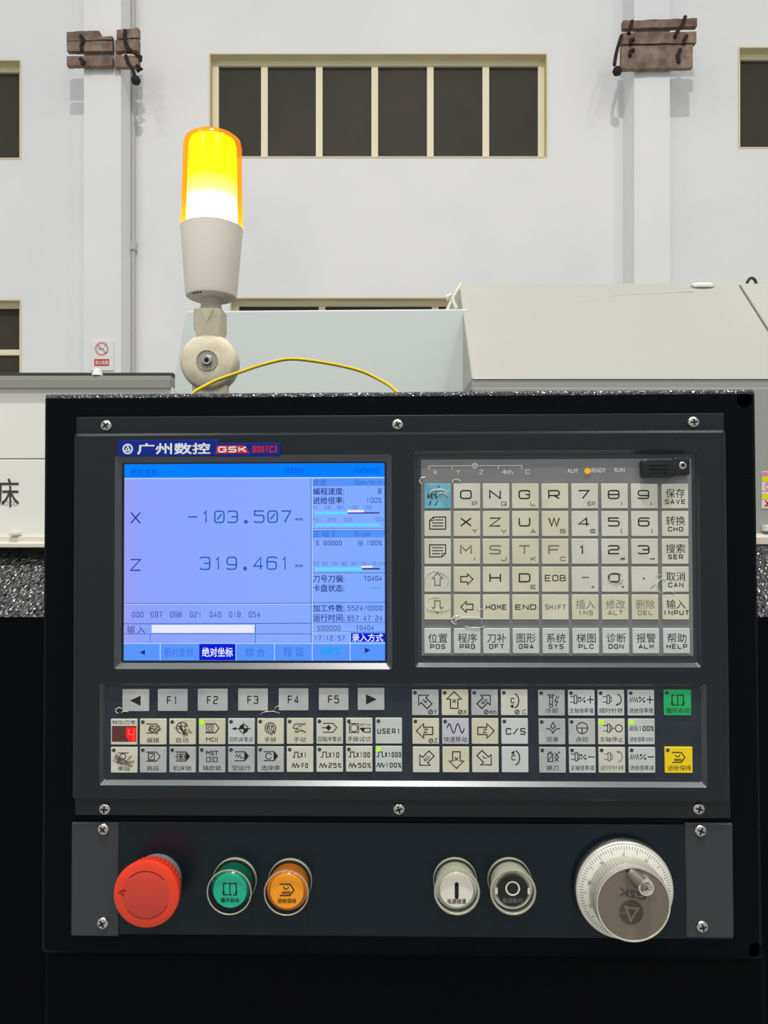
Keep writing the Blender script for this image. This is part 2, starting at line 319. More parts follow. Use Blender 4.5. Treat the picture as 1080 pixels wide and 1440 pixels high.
for k, w in enumerate(wins):
    x0, x1, z0, z1 = wrect(w); root = bpy.data.objects.new('window_%d' % (k + 1), None); COL.objects.link(root); root.location = (x0, YW, z0); BASE[root] = Vector((x0, YW, z0)); struct(root, WL[k])
    D = .17; r = MB(); o = rrect(x0, x1, z0, z1, 0)
    r.v = []; i_ = rrect(x0 + .012, x1 - .012, z0 + .012, z1 - .012, 0)
    r.add([(x, YW - .006, z) for x, z in o] + [(x, YW - .006, z) for x, z in i_] + [(x, YW + D, z) for x, z in i_] + [(x, YW + D, z) for x, z in o], [(a + i, a + (i + 1) % 4, a + 4 + (i + 1) % 4, a + 4 + i) for a in (0, 4, 8) for i in range(4)])
    r.build('reveal', M['reveal'], root)
    t = .055; fr = MB()
    X0, X1, Z0_, Z1_ = x0 + .012, x1 - .012, z0 + .012, z1 - .012
    for a in ((X0, X1, Z1_ - t * .8, Z1_), (X0, X1, Z0_, Z0_ + t * .8), (X0, X0 + t, Z0_ + t * .8, Z1_ - t * .8), (X1 - t, X1, Z0_ + t * .8, Z1_ - t * .8)): fr.box(a[0], a[1], YW + .10, YW + .16, a[2], a[3])
    fr.build('window_frame', M['frame'], root)
    edges = [X0 + t] + [PX(m, YW + .12) for m in w[4]] + [X1 - t]
    for m in edges[1:-1]: MB().box(m - .032, m + .032, YW + .105, YW + .155, Z0_ + t * .8, Z1_ - t * .8).build('mullion', M['frame'], root, bevel=.004)
    if k == 3: MB().box(X0, X1, YW + .105, YW + .155, PZ(500, YW + .12), PZ(492, YW + .12)).build('transom', M['frame'], root, bevel=.004)
    for a, b in zip(edges[:-1], edges[1:]): MB().box(a, b, YW + .13, YW + .138, Z0_ + .02, Z1_ - .02).build('pane', M['pane'], root)
# two plastered columns standing proud of the wall
for a, b, side, lab in ((118, 170, 0, 'white plastered wall column on the left with a thin conduit beside it'), (892, 942, 1, 'white plastered wall column on the right')):
    Yc = 6.68; c = MB().box(PX(a, Yc), PX(b, Yc), Yc, YW, 0, 11.5).build('column', M['wall']); struct(c, lab)
    if side == 0:
        x = PX(b, Yc) + .018
        MB().tube([(x, 6.955, 0), (x, 6.955, 11)], .02).build('conduit', M['conduit'], c, smooth=50)
        MB().box(x - .03, x + .03, 6.92, 6.99, PZ(352, 6.95), PZ(340, 6.95)).build('conduit_clip', M['conduit'], c, bevel=.006)
# old wooden cross arms strapped to the columns
def crossarm(name, label, boards, irons, Y, knob):
    bx = P(boards[0][0], boards[-1][3], Y); t = thing(name, label, 'bracket', bx, HALL, None)
    for (x0, y0, x1, y1, tilt, nick) in boards:
        n = 14; top = []; bot = []
        for k in range(n + 1):
            q = k / n; px = x0 + (x1 - x0) * q; j = random.uniform(-.5, .5); yt = y0 - tilt * q
            if nick and nick[0] < q < nick[1]: yt += nick[2]
            top.append((PX(px, Y), PZ(yt + j, Y))); bot.append((PX(px, Y), PZ(y1 - tilt * q + random.uniform(-.6, .6), Y)))
        MB().extrude_y(bot + top[::-1], Y - .02, Y + .03).build('board', M['wood'], t)
    for pts in irons:
        MB().tube([P(x, y, Y - .035) for x, y in pts], .016, 7).build('iron_hook', M['iron'], t, smooth=50)
    MB().lathe(0, 0, [(.005, -.035), (.03, -.03), (.042, 0), (.03, .03), (.005, .035)], 14, xf=lambda p: P(knob[0], knob[1], Y - .03) + Vector(p)).build('insulator', M['iron'], t, smooth=60)
crossarm('cable_bracket', 'weathered wooden cable bracket on the left column with its notched upper board', [(95, 47, 159, 60, 3, (.78, 1.1, 9)), (165, 44, 196, 57, 3, None), (95, 60, 159, 73.5, 0, None), (163, 58, 196, 73.5, 1, None), (95, 81, 159, 94, 0, None), (162, 81, 196, 95.5, 1, None)],
    [[(113, 50), (118, 56), (114, 64), (115, 72)], [(113, 82), (118, 87), (115, 92)], [(176, 42), (175, 54), (178, 62), (181, 74)], [(176, 60), (182, 70), (192, 76), (198, 80), (197, 86)], [(177, 78), (180, 88), (186, 96), (190, 108)], [(192, 92), (199, 97), (192, 100)]], 6.63, (191, 113))
crossarm('cable_bracket', 'weathered wooden cable bracket on the right column with three stacked boards', [(875, 31, 979, 42, 3.5, None), (873, 48, 978, 63.5, 1.5, None), (873, 67, 973, 98.5, 2, None)],
    [[(889, 29), (887, 38), (884, 47)], [(964, 23), (959, 36), (952, 45), (949, 52)], [(892, 55), (887, 56), (887, 63)], [(892, 70), (887, 71), (886, 79)], [(966, 50), (962, 56), (962, 62)], [(957, 69), (953, 78), (955, 88)], [(874, 50), (869, 66), (866, 78), (864, 92)]], 6.63, (868, 100))
# no-smoking sign on the wall
t = thing('no_smoking_sign', 'small red and white no smoking sign on the wall above the left rail', 'sign', P(144, 521, 6.672), HALL)
MB().box(PX(128, 6.672), PX(160, 6.672), 6.666, 6.679, PZ(521, 6.672), PZ(479, 6.672)).build('sign_plate', M['signwhite'], t)
class WInk(Ink):
    def __init__(s, Y): s.Y = Y; s.m = MB()
    def p(s, x, y): return tuple(P(x, y, s.Y))
i = WInk(6.664); i.ring(143, 490.5, 8.5, 2.2); i.line([(137.5, 485), (149, 496.5)], 1.8); i.build('prohibition_ring', M['signring'], t)
i = WInk(6.6635); i.rect(138, 489.5, 146, 491.5); i.line([(147, 488), (148.5, 486), (147, 484.5)], .8); i.build('cigarette', M['decalgrey'], t)
i = WInk(6.664); i.rect(132.5, 505, 153.5, 514.5); i.build('red_band', M['stred'], t)
i = WInk(6.663); i.ft('禁止吸烟', 134, 507, 152, 512.5, .01); i.build('sign_text', M['signwhite'], t)
# ------------------------------------------------------------------ the lathe behind the panel
t = thing('lathe', 'off-white lathe with sheet metal covers on a speckled black base', 'machine', (0, 1.6, 0), HALL)
XL, XR = -1.25, 1.35
MB().extrude_x([(1.54, 0), (1.54, PZ(868, 1.54)), (1.66, PZ(768, 1.66)), (2.7, PZ(768, 1.66)), (2.7, 0)], XL, XR).build('base', M['blackface'], t)
sl = MB(); nx, ny = 760, 48; rs = random.Random(5); A0 = Vector((0, 1.54, PZ(868, 1.54))); A1 = Vector((0, 1.66, PZ(768, 1.66))); an = Vector((0, -(A1 - A0).z, (A1 - A0).y)).normalized()
for b_ in range(ny + 1):
    for a_ in range(nx + 1):
        p = A0.lerp(A1, b_ / ny) + an * (.0006 + rs.uniform(-.0010, .0010)); sl.v.append((XL + (XR - XL) * a_ / nx, p.y, p.z))
sl.f = [(b_ * (nx + 1) + a_, b_ * (nx + 1) + a_ + 1, (b_ + 1) * (nx + 1) + a_ + 1, (b_ + 1) * (nx + 1) + a_) for b_ in range(ny) for a_ in range(nx)]
sl.build('sloped_apron', M['wrinkle'], t, flat=True)
YL = 1.64
gx = PX(243, YL)
MB().extrude_x([(YL, PZ(645, YL)), (YL, PZ(545, YL)), (YL + .05, PZ(545, YL)), (YL + .05, PZ(645, YL))], XL, gx).build('guard_panel', M['mwhite'], t, bevel=.002)
MB().extrude_x([(YL, PZ(755, YL)), (YL, PZ(646, YL)), (YL + .05, PZ(646, YL)), (YL + .05, PZ(755, YL))], XL, gx).build('guard_panel', M['mwhite'], t, bevel=.002)
MB().extrude_x([(YL - .03, PZ(770, YL - .03)), (YL - .03, PZ(764, YL - .03)), (YL - .012, PZ(762, YL)), (YL - .012, PZ(754, YL)), (YL + .1, PZ(754, YL)), (YL + .1, PZ(770, YL))], XL, .40).build('lip', M['mcream'], t, bevel=.0015)
MB().box(PX(18, YL), PX(30, YL), YL - .02, YL, PZ(753, YL), PZ(748, YL)).build('tab', M['mcream'], t, bevel=.002)
# stepped rail along the top of the left guard
xr = PX(241, YL)
for prof, m in (([(YL - .012, 547), (YL - .012, 534), (YL + .03, 534), (YL + .03, 547)], 'mrail'), ([(YL - .004, 534.5), (YL - .004, 529), (YL + .03, 529), (YL + .03, 534.5)], 'mgrey'), ([(YL + .012, 530), (YL + .012, 522.5), (YL + .03, 522.5), (YL + .03, 530)], 'mdark')):
    MB().extrude_x([(y, PZ(p, YL)) for y, p in prof], XL, xr).build('rail', M[m], t, bevel=.001)
MB().lathe(0, 0, [(.002, -.008), (.012, -.008), (.008, .006), (.002, .008)], 12, xf=lambda p: P(137, 523, YL + .005) + Vector(p)).build('rail_knob', M['signwhite'], t, smooth=50)
YB = 1.95
MB().extrude_y([(PX(204, YB), PZ(768, 1.66)), (PX(660, YB), PZ(768, 1.66)), (PX(660, YB), PZ(434, YB)), (PX(262, YB), PZ(437, YB))], YB, YB + .5).build('rear_cover', M['mback'], t, bevel=.004)
y0, y1 = 1.75, 2.05; zb, zt = PZ(533, y0), PZ(398.5, y1)
def cover(xa, xb, m):
    return MB().extrude_x([(y0, zb), (y1, zt), (2.6, zt), (2.6, zb)], xa, xb).build('sloped_cover', M[m], t, bevel=.004)
cover(.206, .972, 'mcover'); cover(.978, XR, 'mcover')
MB().extrude_x([(y0 + .004, zb - .001), (y0 + .004, zb - .03), (y0 + .2, zb - .03), (y0 + .2, zb - .001)], .206, XR).build('cover_skirt', M['mgrey'], t)
MB().box(.206, XR, 1.74, 1.80, PZ(755, 1.74), PZ(545, 1.74)).build('front_panel', M['mgrey'], t, bevel=.003)
MB().extrude_x([(1.70, PZ(766, 1.70)), (1.70, PZ(755, 1.70)), (1.76, PZ(748, 1.76)), (1.80, PZ(766, 1.76))], .41, XR).build('lip', M['mcream'], t, bevel=.0015)
# seam strip, hinge, clip and lifting eye
e = MB()
for a, b, c in (((629, 437, 2.02), (641, 412, 2.03), .006), ((636, 420, 2.01), (642, 434, 2.0), .005), ((641, 412, 2.03), (649, 399, 2.05), .005), ((628, 420, 2.06), (636, 416, 2.06), .009)): e.tube([P(*a), P(*b)], c, 6)
e.build('hinge', M['mcream'], t, smooth=50)
q = P(988, 403, 2.035); cl = MB(); cl.lathe(0, 0, [(.002, 0), (.026, .001), (.030, .008), (.022, .013), (.002, .015)], 20, xf=lambda p: q + Vector((p[0] * 1.1, p[1] * .35, p[2] * .9 - .003))); cl.build('clip', M['signwhite'], t, smooth=60)
pts = []
for k in range(17):
    a = k / 16; px = 740 + 235 * a; py = 432 - 22 * a - 8 * math.sin(a * PI) * .6; yy = y1 - (y1 - y0) * (py - 398.5) / (533 - 398.5); pts.append(P(px, py, yy * .9975))
MB().tube(pts, .0013, 6).build('thin_wire', M['mcream'], t, smooth=60)
q = P(1057, 404, 2.08); MB().tube([q + Vector((.014 * math.cos(a), 0, .026 * math.sin(a))) for a in [PI * k / 14 for k in range(15)]], .0042, 8).build('lifting_eye', M['mdark'], t, smooth=50)
# lettering on the guard and the warning labels at the right edge
i = WInk(YL - .0006); i.ft('床', -3, 673, 26.5, 713, .004); i.build('lettering', M['decal'], t)
i = WInk(YL - .0006); i.ft('YTOOL', -5, 704, 23.5, 711); i.build('lettering', M['decalgrey'], t)
for (ya, yb, bands) in ((663, 690, [('stpink', 664, 669), ('styellow', 669.5, 677)]), (691, 715, [('styellow', 694, 702)])):
    w = MB().box(PX(1071, 1.74), PX(1106, 1.74), 1.7385, 1.7399, PZ(yb, 1.74), PZ(ya, 1.74)).build('warning_label', M['stwhite'], t)
    for m, a, b in bands: i = WInk(1.7378); i.rect(1071.5, a, 1105.5, b); i.build('colour_band', M[m], w)
    i = WInk(1.7378)
    if ya < 670: i.ring(1081, 683.5, 5, 1.3); i.line([(1077.5, 680), (1084.5, 687)], 1.2); i.build('prohibition_ring', M['stpink'], w)
    else: i.poly([(1074, 712), (1082, 704), (1090, 712)]); i.line([(1076, 704), (1082, 709)], 2); i.build('hazard_mark', M['stred'], w)
MB().box(PX(1070, 1.74), PX(1100, 1.74), 1.72, 1.74, PZ(747, 1.74), PZ(738, 1.74)).build('tab', M['mback'], t, bevel=.003)
# ------------------------------------------------------------------ the pendant box
PX2M = Z0 / F
u0, u1, v0, v1 = LR(58.5, 551, 1069, 1347, 0)
box = thing('control_box', 'black wrinkle-painted control box carrying the whole operator panel', 'enclosure', ((u0 + u1) / 2, v0, -.08), PANEL)
holes = [circ(*L(1047, 563, 0), 10.5 * PX2M, 24), circ(*L(1062.5, 1336, 0), 10 * PX2M, 24)]
DB = .16; cb = .0028
m = MB().loops([(rrect(u0, u1, v0, v1, .003), -DB), (rrect(u0, u1, v0, v1, .003), -cb), (rrect(u0 + cb * .3, u1 - cb * .3, v0 + cb * .3, v1 - cb * .3, .003), -cb * .35), (rrect(u0 + cb, u1 - cb, v0 + cb, v1 - cb, .003), 0)], cap0=True)
m.holed(rrect(u0 + cb, u1 - cb, v0 + cb, v1 - cb, .003), holes, 0)
for h in holes: m.loops([(h, 0), (h, -.012)])
m.build('box_shell', M['boxpaint'], box, smooth=40)
we = MB(); nn = 620; rs = random.Random(9)
for j in range(7):
    a = PI / 2 * j / 6
    for q in range(nn + 1):
        e = rs.uniform(-.00022, .00022); rr_ = cb + .00015 + e; we.v.append((u0 + .0015 + (u1 - u0 - .003) * q / nn, v1 - cb + math.cos(a) * rr_, -cb + math.sin(a) * rr_))
we.f = [(j * (nn + 1) + q, j * (nn + 1) + q + 1, (j + 1) * (nn + 1) + q + 1, (j + 1) * (nn + 1) + q) for j in range(6) for q in range(nn)]
we.build('glint_edge', M['worn'], box, flat=True)  # glint strip: unworn box paint, gloss and facets added to catch the lamp
hm = MB()
for h in holes: MB().loops([(h, -.0125), (h, -.012)], cap0=True, cap1=True).build('hole_bottom', M['blackface'], box)
MB().box(u0, u1 + .004, v0 - .62, v0 - .0002, -DB, -.006).build('pedestal', M['blackface'], box, bevel=.002)
# ------------------------------------------------------------------ the controller: housing, bezels, display, key fields
WF, WB, WR = .0022, .0075, .0046                          # flange face, body face, recessed floor
u0, u1, v0, v1 = LR(101.5, 584, 1029, 1150, WB)
ctl = thing('cnc_controller', 'charcoal machine controller with blue display and rows of pale keys', 'controller', ((u0 + u1) / 2, v0, 0), PANEL)
def slab(x0, y0, x1, y1, w0, w1, ch=.0006, r=.001):
    a, b, c, d = LR(x0, y0, x1, y1, w1)
    return MB().loops([(rrect(a, b, c, d, r), w0), (rrect(a, b, c, d, r), w1 - ch), (rrect(a + ch, b - ch, c + ch, d - ch, r), w1)], cap0=True, cap1=True)
slab(106.5, 583.5, 1019, 612, .0003, WF).build('top_flange', M['housing'], ctl, smooth=30)
slab(105, 1122, 1028, 1149.5, .0003, WF).build('bottom_flange', M['housing'], ctl, smooth=30)
BU0, BU1, BV0, BV1 = LR(101.5, 606, 1025.5, 1127.5, WB)
REC = {'screen': ((161, 640, 551, 941), (171, 650, 544, 932)), 'keypad': ((583, 633, 984.5, 938.5), (587, 639, 979, 932)), 'lower': ((140, 961.5, 994, 1106), (147, 966, 986, 1098))}
ho = [rrect(*LR(*REC[k][0], WB), .0014, 4) for k in REC]
ch = .0022
m = MB().loops([(rrect(BU0, BU1, BV0, BV1, .0015), .0003), (rrect(BU0, BU1, BV0, BV1, .0015), WB - ch), (rrect(BU0 + ch * .3, BU1 - ch * .3, BV0 + ch * .3, BV1 - ch * .3, .0015), WB - ch * .3), (rrect(BU0 + ch, BU1 - ch, BV0 + ch, BV1 - ch, .0015), WB)])
m.holed(rrect(BU0 + ch, BU1 - ch, BV0 + ch, BV1 - ch, .0015), ho, WB)
m.build('housing', M['housing'], ctl, smooth=40)
for k, h in zip(REC, ho):
    a = LR(*REC[k][1], WR); MB().loops([(h, WB), (rrect(*a, .0010, 4), WR)]).build('bezel', M['trim'], ctl)
def recess(k, g, name, m):
    a = LR(*REC[k][1], WR); a = (a[0] - g, a[1] + g, a[2] - g, a[3] + g); return MB().box(a[0], a[1], a[2], a[3], WR - .002, WR).build(name, M[m], ctl)
# cross-head screws
def screw(px, py, w, parent, ang, rp=8.3):
    c = L(px, py, w + .0015); r = rp * PX2M
    s = MB().lathe(c[0], c[1], [(r, w), (r, w + .0005), (r * .94, w + .0011), (r * .75, w + .0016), (r * .45, w + .0019), (r * .1, w + .002)], 24).build('screw', M['steel'], parent, smooth=50)
    x = MB(); 
    for a in (ang, ang + PI / 2):
        du, dv = math.cos(a), math.sin(a); h, b = r * .58, r * .13
        x.loops([([(c[0] + du * h * sx - dv * b * sy, c[1] + dv * h * sx + du * b * sy) for sx, sy in ((-1, -1), (1, -1), (1, 1), (-1, 1))], ww) for ww in (w + .0016, w + .00215)], cap0=True, cap1=True)
    x.build('cross_slot', M['slot'], s)
for px, py, a in ((148.5, 598.5, .6), (559, 597, .5), (976, 593.5, .1), (146.5, 1138.5, 1.5), (561, 1138.5, .3), (983.5, 1138, 1.3)): screw(px, py, WF, ctl, a)
# ---- badge
bd = slab(166, 618.5, 308, 641.5, WB - .0005, WB + .0011, .0003, .0004).build('badge', M['badge'], ctl)
slab(306, 623, 394, 641.5, WB - .0005, WB + .0010, .0003, .0004).build('badge_tail', M['badge'], bd)
wb_ = WB + .00118
i = pink(166, 618, 394, 642, wb_); i.ring(179.7, 630.8, 6.3, 2.2); i.line([(179.7, 626.6), (176.2, 633.6), (183.3, 633.6)], 1.5, True); i.line([(179.7, 631), (184, 634.6)], 1.4); i.build('emblem', M['badgew'], bd)
i = pink(166, 618, 394, 642, wb_); i.ft('广州数控', 193.5, 623.2, 295.5, 638.4, .028); i.build('brand_lettering', M['badgew'], bd)
i = pink(166, 618, 394, 642, wb_); i.poly([(305, 627), (344, 626.5), (351, 637.5), (303.5, 638)]); i.build('red_panel', M['badger'], bd)
i = pink(166, 618, 394, 642, wb_ + .00006); i.st('GSK', 307, 628, 347, 636.5, 1.9, .22); i.build('brand_initials', M['badgew'], bd)
i = pink(166, 618, 394, 642, wb_); i.st('980TC3', 355, 627.2, 389.5, 637, 1.7, .25); i.build('model_number', M['badger'], bd)
# ---- display
recess('screen', .0004, 'display_window', 'glass')
WS = WR + .0004; X0, Y0, X1, Y1 = 174.5, 652, 541, 929
a, b, c, d = LR(X0, Y0, X1, Y1, WS)
base_u = BASE[ctl].x
M['lcd'] = ramp_emit('lit_display_background', 0, a - base_u, b - base_u, [(0, lin((156, 160, 246))), (.06, lin((142, 162, 252))), (.5, lin((138, 170, 255))), (1, lin((128, 172, 255)))], 1.0)
scr = MB().box(a, b, c, d, WS - .0004, WS).build('screen', M['lcd'], ctl); tag(scr, 'lit blue display showing axis positions and a status column')
def lay(name, rgb, lv=1):
    if name not in M: M[name] = emit('display_' + name, rgb)
    return pink(X0, Y0, X1, Y1, WS + .00005 * lv)
i = lay('title_blue', (6, 128, 255)); i.rect(X0, Y0, X1, 671.5); i.build('title_bar', M['title_blue'], scr)
i = lay('band_blue', (84, 146, 246)); i.rect(440, 674, X1, 684); i.build('section_header', M['band_blue'], scr); i = lay('band_blue', (84, 146, 246)); i.rect(440, 745.5, X1, 756.5); i.build('section_header', M['band_blue'], scr)
i = lay('tab_blue', (88, 150, 252)); i.rect(X0, 905, X1, Y1); i.build('softkey_bar', M['tab_blue'], scr)
i = lay('field_white', (232, 234, 250)); i.rect(214, 879, 358.5, 890); i.build('input_field', M['field_white'], scr)
i = lay('select_blue', (12, 32, 212), 2); i.rect(281, 905.5, 332, 928.5); i.build('selected_tab', M['select_blue'], scr); i = lay('select_blue', (12, 32, 212), 2); i.rect(493.5, 890.5, X1, 902.5); i.build('selected_tab', M['select_blue'], scr)
i = lay('line_pale', (196, 218, 255), 2)
i.line([(X0, 672.3), (X1, 672.3)], 1.2); i.line([(439.6, 673), (439.6, Y1)], 1); i.line([(X0, 850), (438, 850)], .8); i.line([(X0, 905), (X1, 905)], .9)
for x in (226, 332.5, 386.5, 492.5): i.line([(x, 905.5), (x, Y1)], .9)
i.line([(440, 745), (X1, 745)], .8); i.line([(440, 890), (492, 890)], .8); i.line([(492.6, 890), (492.6, 905)], .8); i.build('pale_lines', M['line_pale'], scr)
i = lay('line_dark', (62, 96, 176), 2)
i.line([(438.2, 673), (438.2, 905)], .9); i.line([(X0, 849), (438, 848.6)], .9); i.line([(X0, 877.3), (438, 876.6)], 1); i.line([(X0, 891.6), (438, 891.6)], .8); i.line([(212, 891), (212, 905)], .7); i.line([(360, 877), (360, 905)], .9)
for y in (744.2, 806.3, 847.6, 875.4, 889.2): i.line([(440, y), (X1, y)], .8)
i.build('divider_lines', M['line_dark'], scr)
i = lay('axis_navy', (26, 52, 160), 2); i.st('X', 183, 719.5, 198, 736.5, 1.8); i.build('axis_letter', M['axis_navy'], scr); i = lay('axis_navy', (26, 52, 160), 2); i.st('Z', 183, 786, 198.5, 803, 1.8); i.build('axis_letter', M['axis_navy'], scr)
i = lay('axis_teal', (30, 98, 184), 2); i.st('-103.507', 264, 718, 420, 735.8, 1.95, .25, True, adv=18.75); i.build('axis_readout', M['axis_teal'], scr); i = lay('axis_teal', (30, 98, 184), 2); i.st('319.461', 281.5, 783, 420, 801.8, 1.95, .25, True, adv=18.75)
i.build('axis_readout', M['axis_teal'], scr)
i = lay('ink_blue', (32, 54, 138), 2)
for y in (727.5, 793): i.st('mm', 416, y, 426.5, y + 5.5, .9, .25); i.build('unit_text', M['ink_blue'], scr); i = lay('ink_blue', (32, 54, 138), 2)
for x, s_ in zip((186, 212.5, 240, 268, 295.5, 323, 350.5), ('G00', 'G97', 'G98', 'G21', 'G40', 'G18', 'G54')): i.st(s_, x, 860.5, x + 16, 868.5, .85, .35)
i.build('modal_codes', M['ink_blue'], scr); i = lay('ink_blue', (32, 54, 138), 2); i.ft('输', 179, 880, 190, 891.5); i.ft('入', 193.5, 880.5, 204.5, 891)
i.build('input_prompt', M['ink_blue'], scr); i = lay('ink_blue', (32, 54, 138), 2)
for s_, y in (('编程速度:', 686.5), ('进给倍率:', 699.3), ('刀号刀偏:', 809.3), ('卡盘状态:', 822.5), ('加工件数:', 850.6), ('运行时间:', 864)): i.ft(s_, 440.8, y, 484.5, y + 10, .012); i.build('status_label', M['ink_blue'], scr); i = lay('ink_blue', (32, 54, 138), 2)
i.build('status_text', M['ink_blue'], scr); i = lay('ink_blue', (32, 54, 138), 2); i.st('0', 532, 687.5, 536.5, 695.5, .9, zero=True); i.st('100%', 515.5, 700.5, 536.5, 708, .8, .3)
i.build('status_text', M['ink_blue'], scr); i = lay('ink_blue', (32, 54, 138), 2); i.st('S 00000', 445, 761, 481, 767.5, .9, .35); i.ft('倍', 503.5, 760.5, 511, 768.5); i.st('100%', 515.5, 761, 537, 767.5, .9, .3)
i.build('status_text', M['ink_blue'], scr); i = lay('ink_blue', (32, 54, 138), 2); i.st('T0404', 512, 810.5, 537, 817.5, .9, .3); i.st('---', 522, 824, 535, 831, .8, .4)
i.build('status_text', M['ink_blue'], scr); i = lay('ink_blue', (32, 54, 138), 2); i.st('5524/0000', 489, 852, 538, 859, .85, .35); i.st('657:47:24', 489, 866, 537.5, 873.5, .85, .35)
i.build('status_text', M['ink_blue'], scr); i = lay('ink_blue', (32, 54, 138), 2); i.st('S00000', 446.5, 880, 479, 887, .8, .35); i.st('T0404', 500.5, 880, 525.5, 886.5, .8, .35); i.st('17:12:57', 442.5, 894, 485, 901, .8, .4)
i.build('status_text', M['ink_blue'], scr); i = lay('ink_blue', (32, 54, 138), 2); i.poly([(197, 917.5), (204.5, 913.5), (204.5, 921.5)]); i.build('softkey_arrow', M['ink_blue'], scr); i = lay('ink_blue', (32, 54, 138), 2); i.poly([(520.5, 914.5), (513, 910.5), (513, 918.5)])
i.build('softkey_arrow', M['ink_blue'], scr)
i = lay('ink_soft', (64, 108, 214), 2)
i.ft('速度', 440.5, 673.8, 460, 684); i.build('section_title', M['ink_soft'], scr); i = lay('ink_soft', (64, 108, 214), 2); i.st('0mm/min', 499.5, 674.8, 536.5, 682.5, .9, .25); i.build('section_value', M['ink_soft'], scr); i = lay('ink_soft', (64, 108, 214), 2); i.ft('主轴 S', 441, 746, 472, 756); i.build('section_title', M['ink_soft'], scr); i = lay('ink_soft', (64, 108, 214), 2); i.st('0rpm', 499, 748, 520.5, 755.5, .9, .3)
i.build('section_value', M['ink_soft'], scr); i = lay('ink_soft', (64, 108, 214), 2); i.ft('相对坐标', 231, 910.5, 272.5, 923.5); i.build('softkey_text', M['ink_soft'], scr); i = lay('ink_soft', (64, 108, 214), 2); i.ft('综 合', 346, 911.5, 373, 923.5); i.build('softkey_text', M['ink_soft'], scr); i = lay('ink_soft', (64, 108, 214), 2); i.ft('程 监', 399, 910, 427.5, 923); i.build('softkey_text', M['ink_soft'], scr); i = lay('ink_soft', (64, 108, 214), 2)
for y, vals in ((711.8, ((441, '0'), (457, '40'), (475, '80'), (492, '120'), (511, '160'))), (729, ((440.5, 'F0'), (461, '25%'), (484, '50%'), (525, '100%'))), (790.7, ((440.5, '50'), (453.5, '60'), (467, '70'), (480.5, '80'), (494, '90'), (503.5, '100'), (516.5, '110'), (529, '120')))):
    for x, s_ in vals: i.st(s_, x, y, x + 3.8 * len(s_) + .5, y + 4.8, .6, .3)
i.build('scale_numbers', M['ink_soft'], scr)
i = lay('ink_title', (8, 84, 226), 2); i.ft('绝对坐标', 183, 658, 221.5, 669); i.build('title_text', M['ink_title'], scr); i = lay('ink_title', (8, 84, 226), 2); i.st('O0000', 400, 658.5, 428, 665.5, .9, .3); i.build('title_text', M['ink_title'], scr); i = lay('ink_title', (8, 84, 226), 2); i.st('N00000', 498, 659, 533, 665.5, .9, .3); i.build('title_text', M['ink_title'], scr)
i = lay('ink_white', (236, 242, 255), 3); i.ft('绝对坐标', 285, 910.5, 328, 923.5, .012); i.build('selected_text', M['ink_white'], scr); i = lay('ink_white', (236, 242, 255), 3); i.ft('录入方式', 495.5, 891.5, 538.5, 902, .012); i.build('selected_text', M['ink_white'], scr)
i = lay('ink_cyan', (30, 160, 240), 2); i.ft('#操作', 451, 909, 478, 921, .02); i.build('softkey_text', M['ink_cyan'], scr)
i = lay('bar_cyan', (96, 222, 252), 2); i.rect(443.5, 720, 489, 724); i.build('override_bar', M['bar_cyan'], scr); i = lay('bar_cyan', (96, 222, 252), 2); i.rect(443.5, 737.2, 535, 740.6); i.build('override_bar', M['bar_cyan'], scr); i = lay('bar_cyan', (96, 222, 252), 2); i.rect(443.5, 798.5, 510, 803); i.build('override_bar', M['bar_cyan'], scr)
i = lay('bar_white', (236, 232, 248), 2); i.rect(489, 717.8, 512, 721.2); i.build('override_bar_gap', M['bar_white'], scr); i = lay('bar_white', (236, 232, 248), 2); i.rect(508, 796.4, 524, 799.2); i.build('override_bar_gap', M['bar_white'], scr)
i = lay('bar_navy', (50, 52, 140), 2); i.rect(489, 721.2, 534, 723); i.build('override_bar_end', M['bar_navy'], scr); i = lay('bar_navy', (50, 52, 140), 2); i.rect(508, 799.4, 534, 801.6); i.build('override_bar_end', M['bar_navy'], scr)
# ---- keypad field
recess('keypad', .0003, 'keypad_border', 'membrane_edge'); recess('lower', .0003, 'key_field', 'membrane_low')
a, b, c, d = LR(592.5, 645.5, 973.5, 922, WR + .0002)
MB().box(a, b, c, d, WR - .001, WR + .0002).build('keypad_membrane', M['membrane'], ctl)
KW = WR + .0011
def key(x0, y0, x1, y1, m, label, draw=None, led=None, ink='ink', parent=ctl):
    a, b, c, d = LR(x0, y0, x1, y1, KW); r = .0004; e = .00022
    k = MB().loops([(rrect(a, b, c, d, r, 2), WR), (rrect(a, b, c, d, r, 2), KW - e), (rrect(a + e, b - e, c + e, d - e, r, 2), KW)], cap1=True).build('key', M[m], parent, smooth=30)
    tag(k, label); s = (b - a) / (x1 - x0)
    if draw:
        i = Ink(a, d, s, KW + .00006); draw(i); i.build('legend', M[ink], k)
    if led is not None:
        i = Ink(a, d, s, KW + .00007); i.disc(4.2, 4.4, 2.7)
        if led: i.rect(1.2, 1.6, 7.4, 7.6)
        i.build('indicator', M['led_on' if led else 'led_off'], k)
    return k, (a, d, s)
def extra(k, g, m, fn, name='legend', lv=.00006):
    i = Ink(g[0], g[1], g[2], KW + lv); fn(i); i.build(name, M[m], k)
GX = [596.7, 638, 679, 720.3, 762, 804, 846, 888, 931]; GY = [680, 718.6, 757.6, 797, 836, 883.5]
def gxs(c, r): return GX[c] + [-.3, 0, 0, .2, .4, 1.2][r] * (c / 8) * 1.6
def arrow_outline(pts): return lambda i: i.line(pts, 1.5, True)
